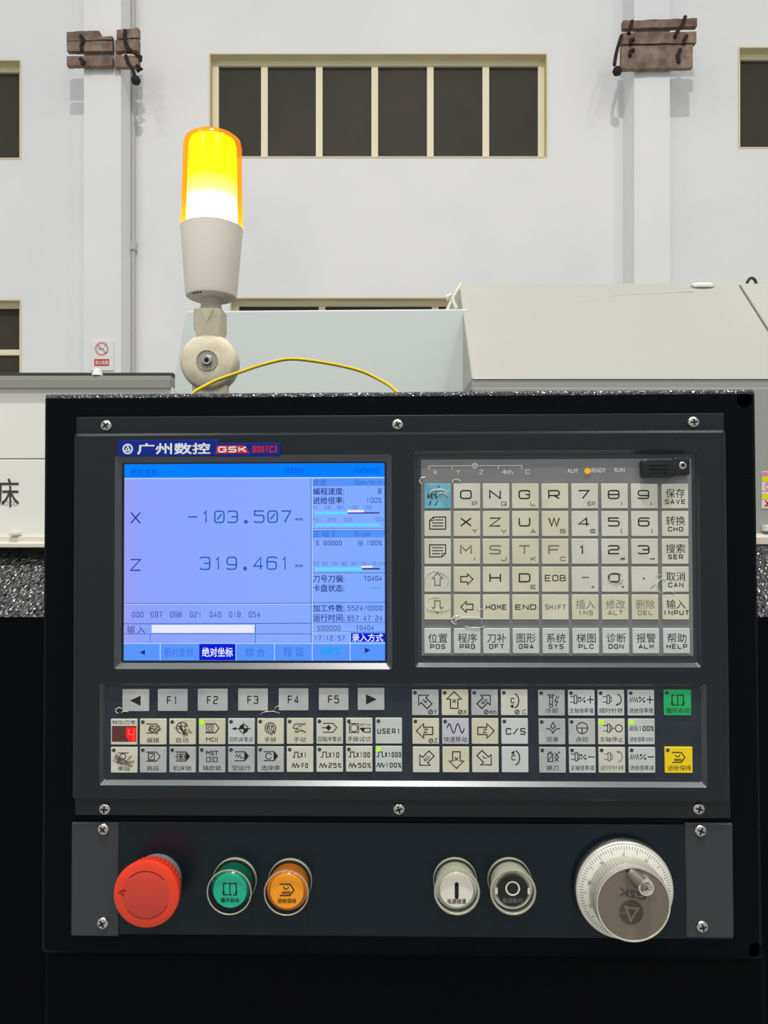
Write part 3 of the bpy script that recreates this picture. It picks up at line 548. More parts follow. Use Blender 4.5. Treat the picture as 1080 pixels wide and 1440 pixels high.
def up_(cx, cy, s): return [(cx, cy - 9 * s), (cx + 8 * s, cy - 1 * s), (cx + 4 * s, cy - 1 * s), (cx + 4 * s, cy + 9 * s), (cx - 4 * s, cy + 9 * s), (cx - 4 * s, cy - 1 * s), (cx - 8 * s, cy - 1 * s)]
def turn(pts, cx, cy, deg):
    c, s_ = math.cos(math.radians(deg)), math.sin(math.radians(deg)); return [(cx + (x - cx) * c - (y - cy) * s_, cy + (x - cx) * s_ + (y - cy) * c) for x, y in pts]
def letters(big, x0=9.5, x1=25.5): return lambda i: i.st(big, x0, 9, x1, 22, 1.9, .25)
rows = [[('RESET', '')] + [(x, y) for x, y in (('O', 'P'), ('N', 'Q'), ('G', 'L'), ('R', ''), ('7', 'SP'), ('8', '('), ('9', ')'))] + [('保存', 'SAVE')],
        [('page_up', '')] + list(zip('XZUW456', 'YVAB@[]')) + [('转换', 'CHG')], [('page_down', '')] + list(zip('MSTF123', 'IJKC,#=')) + [('搜索', 'SER')],
        [('up', ''), ('right', ''), ('H', ''), ('D', 'E'), ('EOB', ''), ('-', '+'), ('0', '*'), ('.', '/'), ('取消', 'CAN')],
        [('down', ''), ('left', ''), ('HOME', ''), ('END', ''), ('SHIFT', ''), ('插入', 'INS'), ('修改', 'ALT'), ('删除', 'DEL'), ('输入', 'INPUT')],
        list(zip(('位置', '程序', '刀补', '图形', '系统', '梯图', '诊断', '报警', '帮助'), ('POS', 'PRG', 'OFT', 'GRA', 'SYS', 'PLC', 'DGN', 'ALM', 'HELP')))]
faded = {'SHIFT', '插入', '修改', '删除'}
for r, row in enumerate(rows):
    for c, (big, sub) in enumerate(row):
        x, y = gxs(c, r), GY[r]; w = 37.4; h = 35.4 if r else 35
        m = 'coolkey' if r == 5 else ('cream' if c in (0, 5, 6, 7, 8) and r < 4 else 'yellowed')
        if r == 0 and c in (1, 2): m = 'cream'
        if big == 'RESET': m = 'blue'
        cjk = ord(big[0]) > 255
        if big == 'page_up' or big == 'page_down':
            def d(i, up=big == 'page_up'):
                p = [(7.5, 13.5), (13, 8.5), (30, 8.5), (30, 25.5), (7.5, 25.5)] if up else [(7.5, 8.5), (30, 8.5), (30, 20.5), (24.5, 25.5), (7.5, 25.5)]
                i.line(p, 1.5, True); i.line([(7.5, 13.5), (13, 13.5), (13, 8.5)] if up else [(30, 20.5), (24.5, 20.5), (24.5, 25.5)], 1)
                for yy in (12.5, 16.8, 21): i.line([(15 if (up and yy < 13) else 11, yy), (26.5 if (up or yy < 20) else 22.5, yy)], 1.3)
            key(x, y, x + w, y + h, m, 'pale key with a %s icon' % big.replace('_', ' '), d)
        elif big in ('up', 'down', 'left', 'right'):
            p = turn(up_(18.5, 17.5, .95), 18.5, 17.5, {'up': 0, 'right': 90, 'down': 180, 'left': 270}[big])
            key(x, y, x + w, y + h, m, 'worn pale key with an outlined arrow pointing ' + big, arrow_outline(p), ink='ink' if big in ('left', 'right') else 'inkgrey')
        elif cjk:
            f = 'inkfade' if big in faded else 'ink'; n = len(sub)
            def d(i, big=big, sub=sub, n=n):
                i.ft(big, 5.5, 7.2, 32.5, 20.3); i.st(sub, 18.9 - 3.9 * n + 1, 22.3, 18.9 + 3.9 * n - 1, 29, 1.25, .28)
            key(x, y, x + w, y + h, m, 'pale key marked %s %s' % (big, sub), d, ink=f)
        elif big == 'RESET':
            k, g = key(x, y, x + w, y + h, m, 'worn pale blue RESET key', lambda i: (i.st('RES', 4, 14.5, 18, 21.5, 1.3, .25), i.st('T', 29, 14.5, 34, 21.5, 1.3), i.line([(9.5, 24.5), (7, 30)], 1.3), i.line([(19, 24), (15, 31)], 1.3), i.line([(21, 3), (20, 6)], 1.3)), ink='ink')
        elif len(big) > 1:
            n = len(big); hh = (11.5, 20.5) if n == 3 and big == 'EOB' else (14, 21.5)
            key(x, y, x + w, y + h, m, 'pale key marked ' + big, lambda i: i.st(big, 4, hh[0], 33.5, hh[1], 1.35, .22), ink='inkfade' if big in faded else 'ink')
        else:
            k, g = key(x, y, x + w, y + h, m, 'pale key marked %s%s' % (big, ' and ' + sub if sub else ''), {'-': lambda i: i.line([(14, 15), (24, 15)], 1.8), '.': lambda i: i.disc(17, 16.5, 1.7), '1': lambda i: i.st('1', 9, 9, 21, 22, 1.9)}.get(big, letters(big, 9, 25.5)), ink='ink' if (r < 2 or big in '1230DH') else 'inkgrey')
            if sub: extra(k, g, 'inkgrey', lambda i: i.st(sub, 25.5 if len(sub) == 1 else 22, 25.4, 33.5 if sub not in ',()[]' else 31, 31.4, 1.15, .25))
# ---- status strip, indicator and socket cover
st = pink(592, 645, 975, 680, WR + .0003)
st.line([(603.5, 659.5), (603.5, 654.3), (734.5, 654.3), (734.5, 659.5)], .95)
for x in (636.3, 701.3): st.line([(x, 654), (x, 659.5)], .9)
st.disc(668.3, 654.3, 4)
for s_, x in (('X', 609), ('Y', 641.5), ('Z', 674.2), ('C', 739.5)): st.st(s_, x, 660, x + 6, 666.5, .85)
st.ft('4th', 706.5, 660, 721.5, 666.5)
st.build('axis_scale_print', M['inkwhite'], ctl)
st = pink(592, 645, 975, 680, WR + .0003); st.ft('ALM', 798.5, 659.3, 812.5, 665, .01); st.ft('READY', 832.5, 658.6, 852.3, 664.6, .01); st.ft('RUN', 865, 658.3, 878.8, 664.3, .01); st.build('status_print', M['inkwhite'], ctl)
st = pink(592, 645, 975, 680, WR + .00034); st.line([(668.3, 651.8), (666, 656), (670.6, 656)], 1, True); st.build('axis_scale_emblem', M['membrane'], ctl)
c = L(826.5, 662.3, WR + .0008); MB().lathe(c[0], c[1], [(4.2 * PX2M, WR), (4.2 * PX2M, WR + .0005), (3 * PX2M, WR + .0012), (.3 * PX2M, WR + .0015)], 20).build('ready_lamp', M['led_amber'], ctl, smooth=60)
fl = slab(903.5, 645.5, 950.5, 671, WR, WR + .0058, .0008, .0022); us = fl.build('socket_cover', M['rubber'], ctl, smooth=40)
slab(948, 643.5, 970, 668, WR, WR + .0036, .0006, .001).build('cover_strap', M['rubber'], us, smooth=40)
for yy in (653, 658.5, 664): slab(912, yy, 940, yy + 2, WR + .005, WR + .0064, .0003, .0004).build('grip_rib', M['rubber'], us)
c = L(960.5, 654.5, WR + .0045); MB().lathe(c[0], c[1], [(5.2 * PX2M, WR + .003), (5.2 * PX2M, WR + .0042), (4.2 * PX2M, WR + .0046), (2.6 * PX2M, WR + .0046), (2.2 * PX2M, WR + .0034)], 20).build('cover_screw', M['steel'], us, smooth=40)
# ---- lower key field
TXT = {}
def fkeyrow():
    XS = [(172, 209.5), (221.8, 263.6), (278, 320), (334.8, 376.6), (391.8, 433.6), (448.3, 490), (503, 540.5)]
    for k, (xa, xb) in enumerate(XS):
        ya = 969.2 - k * .28; w = xb - xa
        if k in (0, 6):
            s_ = -1 if k == 0 else 1; key(xa, ya, xb, ya + 31, 'fkey', 'silver grey key with a solid triangle pointing ' + ('left', 'right')[k // 6], lambda i: i.poly([(w / 2 + 8 * s_, 15.8), (w / 2 - 7 * s_, 8.8), (w / 2 - 7 * s_, 23)]))
        else: key(xa, ya, xb, ya + 31, 'fkey', 'silver grey function key F%d' % k, lambda i: i.st('F%d' % k, 13, 10, 28.5, 21.2, 1.5, .35))
fkeyrow()
def cj(i, s_, y=26, y1=33, x0=None, x1=None, b=.0):
    n = sum(1 if ord(q) > 255 else .6 for q in s_); hw = min(16.6, n * 4.3)
    i.ft(s_, 18.5 - hw if x0 is None else x0, y, 18.5 + hw if x1 is None else x1, y1, b)
def pent(i, fill=False):
    i.line([(9, 7), (23.5, 7), (28.5, 13), (23.5, 19.5), (9, 19.5)], 1.3)
    if fill: i.poly([(23, 7), (23.5, 7), (28.5, 13), (23.5, 19.5), (23, 19.5)])
def ic_edit(i): pent(i); i.arc(17, 13.5, 4, 30, 320, 1.2); i.line([(12, 16.5), (16, 13), (21, 14.5), (24, 11)], 1.3); cj(i, '编辑')
def ic_auto(i): i.arc(18, 12.5, 7.8, 100, 350, 1.3); i.line([(11, 10), (24, 10)], 1); i.line([(14, 10), (20, 20), (24, 14)], 1.8); i.line([(16, 6), (18, 14), (22, 22)], 1.4); cj(i, '自动')
def ic_mdi(i): pent(i); i.line([(11, 9), (20, 9), (20, 18), (11, 18)], 1, True); i.ring(15.5, 13.5, 2.4, 1); i.ft('MDI', 10.5, 26, 26.5, 32)
def ic_ref(i): i.line([(5.5, 14), (32, 14)], 1.3); i.line([(22, 5), (22, 23)], 1); i.ring(22, 14, 5.8, 1.3); i.poly([(22, 14), (22, 8.2), (18, 9.6), (16.2, 14)]); i.poly([(22, 14), (22, 19.8), (26, 18.4), (27.8, 14)]); i.poly([(6, 14), (11, 11.5), (11, 16.5)]); cj(i, '回机床零点', 25.5, 32.5)
def ic_hand(i): i.ring(18.5, 13.5, 7.6, 1.3); i.ring(18.5, 13.5, 5, 1); i.line([(14.5, 15.5), (14.5, 11), (17, 11), (17, 15.5), (20, 15.5), (20, 11), (22.5, 11)], 1.1); i.line([(21, 17), (25, 21)], 1.6); cj(i, '手脉')
def ic_jog(i): i.line([(9, 12.5), (11, 8.5), (15, 7.5), (27, 8)], 1.3); i.line([(27, 20), (23, 17), (18, 17), (15, 19.5), (12, 18), (16, 13.5), (10, 14), (9, 12.5)], 1.3); i.line([(15, 10.5), (22, 10.5)], 1); cj(i, '手动')
def ic_pzero(i): pent(i); i.poly([(17, 9), (21, 13.2), (17, 17.4), (13, 13.2)]); i.line([(7, 13.2), (21, 13.2)], 1.2); cj(i, '回程序零点', 25.5, 32.5)
def ic_try(i): i.line([(5, 7.5), (18, 7.5), (18, 20), (5, 20)], 1.2, True); i.ring(11.5, 13.8, 5, 1.1); i.ft('@Tool', 20, 7, 34.5, 11.5); i.line([(20, 14), (34, 14), (34, 19.5), (25, 19.5), (20, 14)], 1.3); i.poly([(20, 14), (27, 14), (25, 19)]); cj(i, '手脉试切', 25.5, 33)
def ic_skip(i): pent(i); i.line([(12, 9), (20.5, 9), (20.5, 17.8), (12, 17.8)], 1.3, True); i.line([(13.5, 16), (19, 11)], 1.2); cj(i, '跳段')
def ic_lock(i):
    pent(i, True); i.line([(11, 10), (11, 17), (15, 17), (15, 10)], 1, True); i.line([(18, 10), (18, 17), (22, 17), (22, 10)], 1, True); i.line([(16.5, 8.5), (16.5, 18.5)], 1); i.line([(8, 13.5), (26, 13.5)], .9); cj(i, '机床锁')
def ic_mst(i):
    i.ft('MST', 10.5, 5.5, 27.5, 11.5, .02); i.line([(11, 14.5), (11, 20.5), (16, 20.5), (16, 14.5)], 1.1, True); i.line([(21, 14.5), (21, 20.5), (26, 20.5), (26, 14.5)], 1.1, True); i.line([(18.5, 13), (18.5, 22)], 1); cj(i, '辅助锁')
def ic_dry(i): pent(i, True); i.line([(10.5, 15), (12.5, 10.5), (14.5, 15.5), (16.5, 10.5), (18, 15.5), (20, 15.5)], 1.2); i.disc(22, 15.5, .9); cj(i, '空运行')
def ic_opt(i): pent(i, True); i.arc(16, 13.2, 4.2, 20, 160, 1.2); i.arc(16, 13.2, 4.2, 200, 340, 1.2); i.poly([(10.5, 14), (13.5, 14), (12, 11.5)]); cj(i, '选择停')
def ic_single(i): i.line([(10, 8), (25, 8)], 1.2); i.ring(17, 13, 4, 1.2); i.line([(10, 18), (16, 16), (25, 22)], 1.3); i.line([(13, 24), (22, 19)], 1.2); cj(i, '单段')
def pulse(i, x): i.line([(x, 15), (x + 3, 15), (x + 3, 8), (x + 8, 8), (x + 8, 15), (x + 11, 15)], 1.3)
def wave(i, x, y=26.5, n=2): i.line([(x + .9 * k, y + 3 * math.cos(k * PI / 2.6)) for k in range(int(5.2 * n) + 3)], 1.2)
def ic_x(a, b):
    def d(i): pulse(i, 8 if len(a) < 3 else (6 if len(a) < 4 else (3.5 if len(a) < 5 else 1.5))); q = {2: 19, 3: 17, 4: 14.5, 5: 13}[len(a)]; i.st(a, q, 8, {2: 28, 3: 32, 4: 34, 5: 36.3}[len(a)], 15.6, 1.2, .3); wave(i, {2: 7, 3: 4, 4: 1.8}[len(b)]); i.st(b, {2: 21, 3: 17, 4: 14}[len(b)], 23, {2: 30, 3: 35, 4: 36}[len(b)], 30, 1.2, .3)
    return d
LX = [155.8, 196.6, 238, 279.5, 320.7, 361.8, 403.2, 445, 486.4, 528]
def ly(c, row): return (1011.2, 1050.7)[row] - .16 * c
r2 = [None, (ic_edit, 'yellowed', 0, '编辑'), (ic_auto, 'yellowed', 0, '自动'), (ic_mdi, 'yellowed', 1, 'MDI'), (ic_ref, 'coolkey', 0, '回机床零点'), (ic_hand, 'yellowed', 0, '手脉'), (ic_jog, 'yellowed', 0, '手动'), (ic_pzero, 'cream', 0, '回程序零点'), (ic_try, 'cream', 0, '手脉试切'), (lambda i: i.st('USER1', 2.5, 14.5, 35.3, 22, 1.3, .3), 'coolkey', 0, 'USER1')]
r3 = [(ic_single, 'cream', 0, '单段'), (ic_skip, 'fkey', 0, '跳段'), (ic_lock, 'fkey', 0, '机床锁'), (ic_mst, 'fkey', 0, '辅助锁'), (ic_dry, 'fkey', 0, '空运行'), (ic_opt, 'fkey', 0, '选择停'), (ic_x('X1', 'F0'), 'cream', 0, 'X1 F0'), (ic_x('X10', '25%'), 'cream', 0, 'X10 25%'), (ic_x('X100', '50%'), 'cream', 0, 'X100 50%'), (ic_x('X1000', '100%'), 'coolkey', 1, 'X1000 100%')]
worn = {}
for row, lst in enumerate((r2, r3)):
    for c, it in enumerate(lst):
        if it is None: continue
        fn, m, on, lab = it
        worn[lab] = key(LX[c], ly(c, row), LX[c] + 37.3, ly(c, row) + 36, m, 'pale key marked ' + lab + (' with a lit green indicator' if on else ''), fn, on)
# tool number display
xk, yk = LX[0], ly(0, 0)
k, g = key(xk, yk, xk + 37, yk + 36, 'cream', 'small tool number window with one lit red digit', lambda i: i.ft('档位/刀号', 2, 1.5, 34.5, 7.2))
extra(k, g, 'redwin' if 'redwin' in M else M.setdefault('redwin', mat('dark_red_window', (92, 44, 40), .25, .5)) and 'redwin', lambda i: i.rect(1.5, 9.5, 36, 31.5), 'readout_window')
M['digit_red'] = emit('lit_red_digit', (255, 40, 30), 1.0); M['digit_glow'] = emit('lit_red_segment', (255, 100, 96), 1.0)
extra(k, g, 'digit_red', lambda i: i.poly([(21.5, 11.5), (35.8, 11.5), (35.8, 31.3), (26, 31), (21.5, 24)]), 'lit_digit_field', .00010)
extra(k, g, 'digit_glow', lambda i: i.line([(25.5, 14), (25, 21), (32.5, 21), (33, 13.5), (31.5, 29)], 1.5), 'lit_digit', .00014)
# axis keys
def big_arrow(deg, cx=18.5, cy=15, s_=1.12, ch='', sub=''):
    def d(i):
        i.line(turn(up_(cx, cy, s_), cx, cy, deg), 1.5, True)
        ox, oy = turn([(cx, cy + 1.5)], cx, cy, deg)[0]
        if ch == '4th': i.ft('4th', ox - 5, oy - 3, ox + 5, oy + 3, 0, math.radians(-45))
        elif ch in ('Y',): i.line([turn(p, ox, oy, deg)[0] for p in ([(ox, oy + 3)], [(ox, oy)])], 1.2); i.line([(ox - 2.5, oy - 3), (ox, oy), (ox + 3.2, oy - .5)], 1.2)
        elif ch: i.st(ch, ox - 3.2, oy - 3, ox + 3.2, oy + 3, 1.2)
        if sub: i.ring(26 if len(sub) == 1 else 21, 31.3, 2.7, 1.2); i.line([(23.5 if len(sub) == 1 else 18.5, 33), (28.5 if len(sub) == 1 else 23.5, 29.5)], .9); i.ft(sub, 30 if len(sub) == 1 else 25, 28, 35.5, 34)
    return d
def rot_c(cw, sub):
    def d(i):
        i.arc(18, 15.5, 7, -80, 80, 1.6, ry=10); i.st('C', 13.5, 11.5, 19, 19, 1.3)
        i.poly([(12.5, 23), (17.5, 20.5), (17.5, 26.5)] if cw else [(12.5, 9), (17.5, 5), (17.5, 11)])
        if sub: i.ring(22.5, 31.3, 2.7, 1.2); i.line([(20, 33), (25, 29.5)], .9); i.ft('C', 29.5, 28, 35, 34)
    return d
def rapid(i): i.line([(7 + 24 * k / 26, 14 - 6.5 * math.sin(k / 26 * 4 * PI)) for k in range(27)], 1.5); cj(i, '快速移动', 25.5, 33.5)
AX = [579.4, 621.2, 662.8, 704.5]; AY = [969.8, 1010.2, 1050.2]
ax = [[(big_arrow(-45, 17, 15.5, 1.2, 'Y', 'Y'), 'fkey', 0, 'an arrow pointing up left and Y'), (big_arrow(0, 17.5, 14.5, 1.3, 'X', 'X'), 'yellowed', 0, 'an arrow pointing up and X'), (big_arrow(45, 19, 15.5, 1.2, '4th', '4th'), 'fkey', 0, 'an arrow pointing up right and 4th'), (rot_c(1, 1), 'cream', 0, 'a clockwise arc and C')],
      [(big_arrow(-90, 17, 17.5, 1.28, 'Z', 'Z'), 'yellowed', 0, 'an arrow pointing left and Z'), (rapid, 'lavkey', 0, '快速移动'), (big_arrow(90, 20, 17.5, 1.28, 'Z'), 'yellowed', None, 'an arrow pointing right and Z'), (lambda i: i.st('C/S', 6, 13.5, 34, 23, 1.6, .28), 'coolkey', 0, 'C/S')],
      [(big_arrow(225, 18, 17.5, 1.3, '4th'), 'cream', None, 'an arrow pointing down left and 4th'), (big_arrow(180, 19.5, 18.5, 1.3, 'X'), 'yellowed', None, 'an arrow pointing down and X'), (big_arrow(135, 18.5, 17, 1.3, 'Y'), 'cream', None, 'an arrow pointing down right and Y'), (rot_c(0, 0), 'coolkey', None, 'a counterclockwise arc and C')]]
for r in range(3):
    for c in range(4):
        fn, m, on, lab = ax[r][c]; x, y = AX[c] + r * .6, AY[r]
        worn[lab] = key(x, y, x + 37.4, y + 36, m, 'pale key marked with ' + lab, fn, on)
# machine function keys
def spin(i, x=3): i.line([(x, 9.5), (x + 6, 9.5)], 1.1); i.line([(x, 17), (x + 6, 17)], 1.1); i.line([(x + 6, 7.5), (x + 9.5, 7.5), (x + 9.5, 19), (x + 6, 19)], 1.2, True); i.line([(x + 9.5, 10), (x + 12, 10), (x + 12, 16.5), (x + 9.5, 16.5)], 1.1)
def pct(i, sgn, spn):
    if spn: spin(i, 2.5)
    else: i.line([(2.5 + k * 1.45, 10 if k % 2 else 17) for k in range(9)], 1.3)
    i.st('%', 15.5, 9.5, 24.5, 17.5, 1.2); i.line([(26.5, 13.5), (36, 13.5)], 1.4)
    if sgn > 0: i.line([(31.2, 8), (31.2, 19)], 1.4)
def f(fn, txt, **k):
    def d(i): fn(i); cj(i, txt, 25.3, 32.5, **k)
    return d
def cw(i): spin(i, 7); i.arc(28, 13.3, 5, -100, 100, 1.4, ry=7); i.poly([(25, 21.5), (28.5, 18), (28.5, 22)])
def ccw(i): spin(i, 7); i.arc(28, 13.3, 5, -100, 100, 1.2, ry=7); i.poly([(25, 5.5), (28.5, 5), (28, 9)])
def stop(i): spin(i, 7); i.line([(19, 13.3), (23, 13.3)], 1.1); i.ring(29, 13.3, 5, 1.3)
def cool(i): i.line([(14, 7), (22, 7), (20, 10), (16, 10)], 1.3, True); i.line([(16, 10), (16, 20)], 1.3); i.line([(20, 10), (20, 20)], 1.3); i.ring(18, 22, 2.2, 1.2); i.line([(26, 8), (23.5, 16), (27, 16), (24, 23)], 1.3); i.line([(29, 8), (27, 13)], 1)
def lube(i): i.line([(20, 5), (23.3, 11), (20, 14), (16.7, 11)], 1.3, True); i.line([(10, 14), (15, 14), (19, 17.5), (19, 21)], 1.3); i.line([(30, 14), (25, 14), (21, 17.5), (21, 21)], 1.3)
def jogp(i): i.ring(19, 13, 7.8, 1.3); i.line([(11.2, 13), (26.8, 13)], 1.2); i.line([(19, 13), (19, 20.8)], 1.3)
def swap(i): i.line([(12, 9), (12, 20), (19, 20), (19, 9)], 1.3, True); i.line([(13.5, 7), (17.5, 7)], 1.4); i.line([(13, 18), (18, 11)], 1.2); i.line([(22, 8), (27, 14), (22, 20)], 1.2); i.line([(27, 8), (22, 14), (27, 20)], 1.1); i.disc(28, 7, 1.2)
def hundred(i): i.line([(2.5 + k * 1.3, 10 if k % 2 else 17) for k in range(9)], 1.3); i.st('100%', 14.5, 9.8, 36, 17.3, 1.2, .25)
FX = [757, 799, 840.6, 882.8]; FY = [970.3, 1010.8, 1050.8]
fk = [[(f(cool, '冷却'), 'fkey', 0, '冷却'), (f(lambda i: pct(i, 1, 1), '主轴倍率增'), 'coolkey', 0, '主轴倍率增'), (f(cw, '顺时针转'), 'coolkey', 0, '顺时针转'), (f(lambda i: pct(i, 1, 0), '进给倍率增'), 'coolkey', 0, '进给倍率增')],
      [(f(lube, '润滑'), 'fkey', 0, '润滑'), (f(jogp, '点动'), 'fkey', 0, '点动'), (f(stop, '主轴停止'), 'cream', 1, '主轴停止'), (f(hundred, '进给倍率100%'), 'coolkey', 1, '进给倍率100%')],
      [(f(swap, '换刀'), 'fkey', 0, '换刀'), (f(lambda i: pct(i, -1, 1), '主轴倍率减'), 'coolkey', 0, '主轴倍率减'), (f(ccw, '逆时针转'), 'cream', 0, '逆时针转'), (f(lambda i: pct(i, -1, 0), '进给倍率减'), 'coolkey', 0, '进给倍率减')]]
for r in range(3):
    for c in range(4):
        fn, m, on, lab = fk[r][c]; x, y = FX[c] + r * .7, FY[r]
        key(x, y, x + 37.3, y + 36, m, 'pale key marked ' + lab + (' with a lit green indicator' if on else ''), fn, on, ink='inkgrey' if lab == '逆时针转' else 'ink')
def cyc(i, cx=19.5, cy=14.5, s_=1.0):
    q = lambda *p: [(cx + x * s_, cy + y * s_) for x, y in p]
    i.line(q((-4, -7), (-8, -7), (-8, 7), (-3, 7)), 1.5 * s_); i.line(q((4, 7), (8, 7), (8, -7), (3, -7)), 1.5 * s_); i.line(q((-2.5, -7), (2.5, -7)), 1.3 * s_); i.line(q((0, -7), (0, 7)), 1.3 * s_); i.line(q((-2.5, 7), (2.5, 7)), 1.3 * s_)
    i.poly(q((-9.8, 3), (-6.2, 3), (-8, 7.5))); i.poly(q((6.2, 3), (9.8, 3), (8, 7.5)))
def hold(i, cx=19, cy=14.5, s_=1.0):
    q = lambda *p: [(cx + x * s_, cy + y * s_) for x, y in p]
    i.line(q((-9, -7), (4, -7), (9, 0), (4, 7), (-9, 7)), 1.5 * s_); i.arc(cx - 1 * s_, cy - 4 * s_, 3 * s_, 0, 180, 1.3 * s_); i.line(q(*[(-6 + k * 1.3, 5 if k % 2 else 2) for k in range(9)]), 1.2 * s_)
key(933.6, 970, 972, 1006, 'green', 'green key marked 循环启动', lambda i: (cyc(i), cj(i, '循环启动', 25.5, 33.2, 3, 36)), 0)
key(935, 1050.6, 974, 1087, 'yellow', 'yellow key marked 进给保持', lambda i: (hold(i), cj(i, '进给保持', 25.5, 33.2, 4, 36.5)), 0)
# ---- wear: smears over the most used keys and scraps of peeling clear film
def scrap(k, cx, cy, n, spread, wd, m, seed, name='wear_mark'):
    rnd = random.Random(seed); g = k[1]; i = Ink(g[0], g[1], g[2], KW + .0001)
    for _ in range(n):
        x, y = cx + rnd.uniform(-spread, spread), cy + rnd.uniform(-spread, spread) * .8; a = rnd.uniform(0, 6.28); pts = []
        for q in range(7): pts.append((x, y)); a += rnd.uniform(-.7, .7); x += 1.5 * math.cos(a); y += 1.2 * math.sin(a)
        i.line([(min(36, max(1, p[0])), min(35, max(1, p[1]))) for p in pts], wd * rnd.uniform(.6, 1.4))
    i.build(name, M[m], k[0])
scrap(worn['单段'], 18, 17, 9, 8, 3.2, 'smear', 3); scrap(worn['单段'], 18, 20, 9, 9, 3.4, 'smearlt', 4)
scrap(worn['编辑'], 20, 14, 6, 7, 2.4, 'smear', 5); scrap(worn['自动'], 22, 16, 8, 7, 2.4, 'smear', 6); scrap(worn['手脉'], 18, 14, 5, 7, 1.2, 'smearlt', 8)
scrap(worn['手动'], 18, 13, 4, 7, 1.2, 'smearlt', 9)
def film(loops, seed):
    rnd = random.Random(seed); m = MB()
    for (cx, cy, rx, ry, a0, a1, wd) in loops:
        pts = []; rr = []
        for q in range(15):
            a = math.radians(a0 + (a1 - a0) * q / 14); j = rnd.uniform(.92, 1.08); u, v = L(cx + rx * math.cos(a) * j, cy + ry * math.sin(a) * j, KW)
            pts.append((u, v, KW + .0001 + rnd.uniform(0, .0003))); rr.append(wd * PX2M * rnd.uniform(.4, 1) * (.35 + .65 * math.sin(PI * q / 14)))
        m.tube(pts, rr, 5)
    return m.build('film_scrap', M['film'], ctl, smooth=60)
film([(614, 816, 17, 13, 150, 390, .9), (616, 850, 18, 9, 20, 170, 1.0), (612, 845, 10, 6, 190, 330, .6)], 1)
film([(660, 874, 20, 6, 180, 340, 1.6), (644, 872, 9, 6, 100, 300, 1.1), (668, 879, 14, 4, 10, 170, 1.2), (676, 853, 6, 4, 0, 200, .6)], 2)
film([(616, 694, 12, 6, 160, 360, 1.5), (622, 698, 7, 5, 180, 380, 1.3), (596, 676, 6, 5, 100, 290, .9), (642, 678, 6, 4, 150, 370, .9)], 3)
film([(931, 824, 7, 10, 100, 330, .8), (940, 835, 9, 4, 180, 350, .8), (926, 812, 4, 4, 180, 330, .7)], 4)
film([(866, 813, 12, 8, 20, 330, .6)], 5); 
film([(168, 999, 5, 4, 100, 330, .8), (176, 1002, 5, 2, 160, 350, .7)], 6); film([(380, 1005, 14, 5, 180, 340, .8), (392, 998, 6, 5, 180, 320, .6)], 7)
u, v, k_, _ = patch(846, 797, 883, 832, KW + .0001); i = Ink(u, v, k_, KW + .00012); i.arc(20, 16, 11, 20, 200, 1.4, ry=7); i.arc(20, 15, 9, 160, 330, 1.2, ry=7); i.line([(11, 20), (18, 24), (28, 23)], 1.6); i.build('wear_mark', M['smear'], ctl)
# ------------------------------------------------------------------ the button plate
WP, WE = .0012, .0024
pu0, pu1, pv0, pv1 = LR(100, 1157.5, 1031.5, 1318.5, WE)
bp = thing('button_plate', 'dark navy plate below the controller with two charcoal end pieces', 'panel', ((pu0 + pu1) / 2, pv0, 0), PANEL)
slab(101, 1158, 1030, 1317.5, .0003, WP, .0004, .0008).build('plate', M['plate'], bp, smooth=30)
slab(100, 1157, 166.5, 1317, .0003, WE, .0007, .0008).build('end_piece', M['endplastic_lit'], bp, smooth=30)
slab(964.5, 1158, 1031.5, 1319.5, .0003, WE, .0007, .0008).build('end_piece', M['endplastic_lit'], bp, smooth=30)
for px, py, a in ((144.5, 1167, .75), (143.5, 1299.5, .5), (986, 1169, 1.2), (988.5, 1304.5, .2)): screw(px, py, WE, bp, a)
k = PX2M
# emergency stop
wt = .0225; c = L(205.3, 1258.5, wt); kk = (L(252, 1258.5, wt)[0] - c[0]) / 46.7
t = thing('emergency_stop_button', 'red mushroom emergency stop button at the left end of the plate', 'button', (c[0], c[1], WP), PANEL)
MB().lathe(c[0], c[1], [(.0152, WP), (.0152, .0058), (.0146, .0064), (.0135, .0064)], 48).build('collar', M['greyplastic'], t, smooth=40)
R = 46.8 * kk; m = MB(); n = 160; prof = [(.0118, .0060), (.0140, .0068), (R * .82, .0085), (R * .90, .0105), (R * .925, .0140), (R * .95, .0178), (R * .99, .0192), (R, .0208), (R * .975, wt - .0004), (R * .93, wt), (33.5 * kk, wt + .0003)]
vs = []; fs = []
for j, (r, w) in enumerate(prof):
    for q in range(n):
        a = 2 * PI * q / n; s_ = (1.0 - .026 * (q % 4 > 1)) if 3 <= j <= 5 else 1.0
        vs.append((c[0] + r * s_ * math.cos(a), c[1] + r * s_ * math.sin(a), w))
for j in range(len(prof) - 1):
    for q in range(n): z = (q + 1) % n; fs.append((j * n + q, j * n + z, j * n + n + z, j * n + n + q))
fs.append(tuple(range(n))[::-1]); m.add(vs, fs); m.build('mushroom_cap', M['red'], t, smooth=35)
MB().lathe(c[0], c[1], [(33.5 * kk, wt + .0003), (33.2 * kk, wt - .0006), (32.6 * kk, wt - .0006), (32.2 * kk, wt + .0003), (30 * kk, wt + .0006), (1 * kk, wt + .0007)], 64).build('cap_top', M['redtop'], t, smooth=35)
i = Ink(c[0], c[1], kk, wt + .0010); i.line([(-36.5, -5), (-31, -7.5), (-27.5, -6)], 1.6); i.line([(-38, -3.5), (-33, -2.2), (-31, 1)], 1.4); i.build('arrow_notch', M['led_off'] if False else mat('dark_red_notch', (120, 22, 18), .5, .3), t)
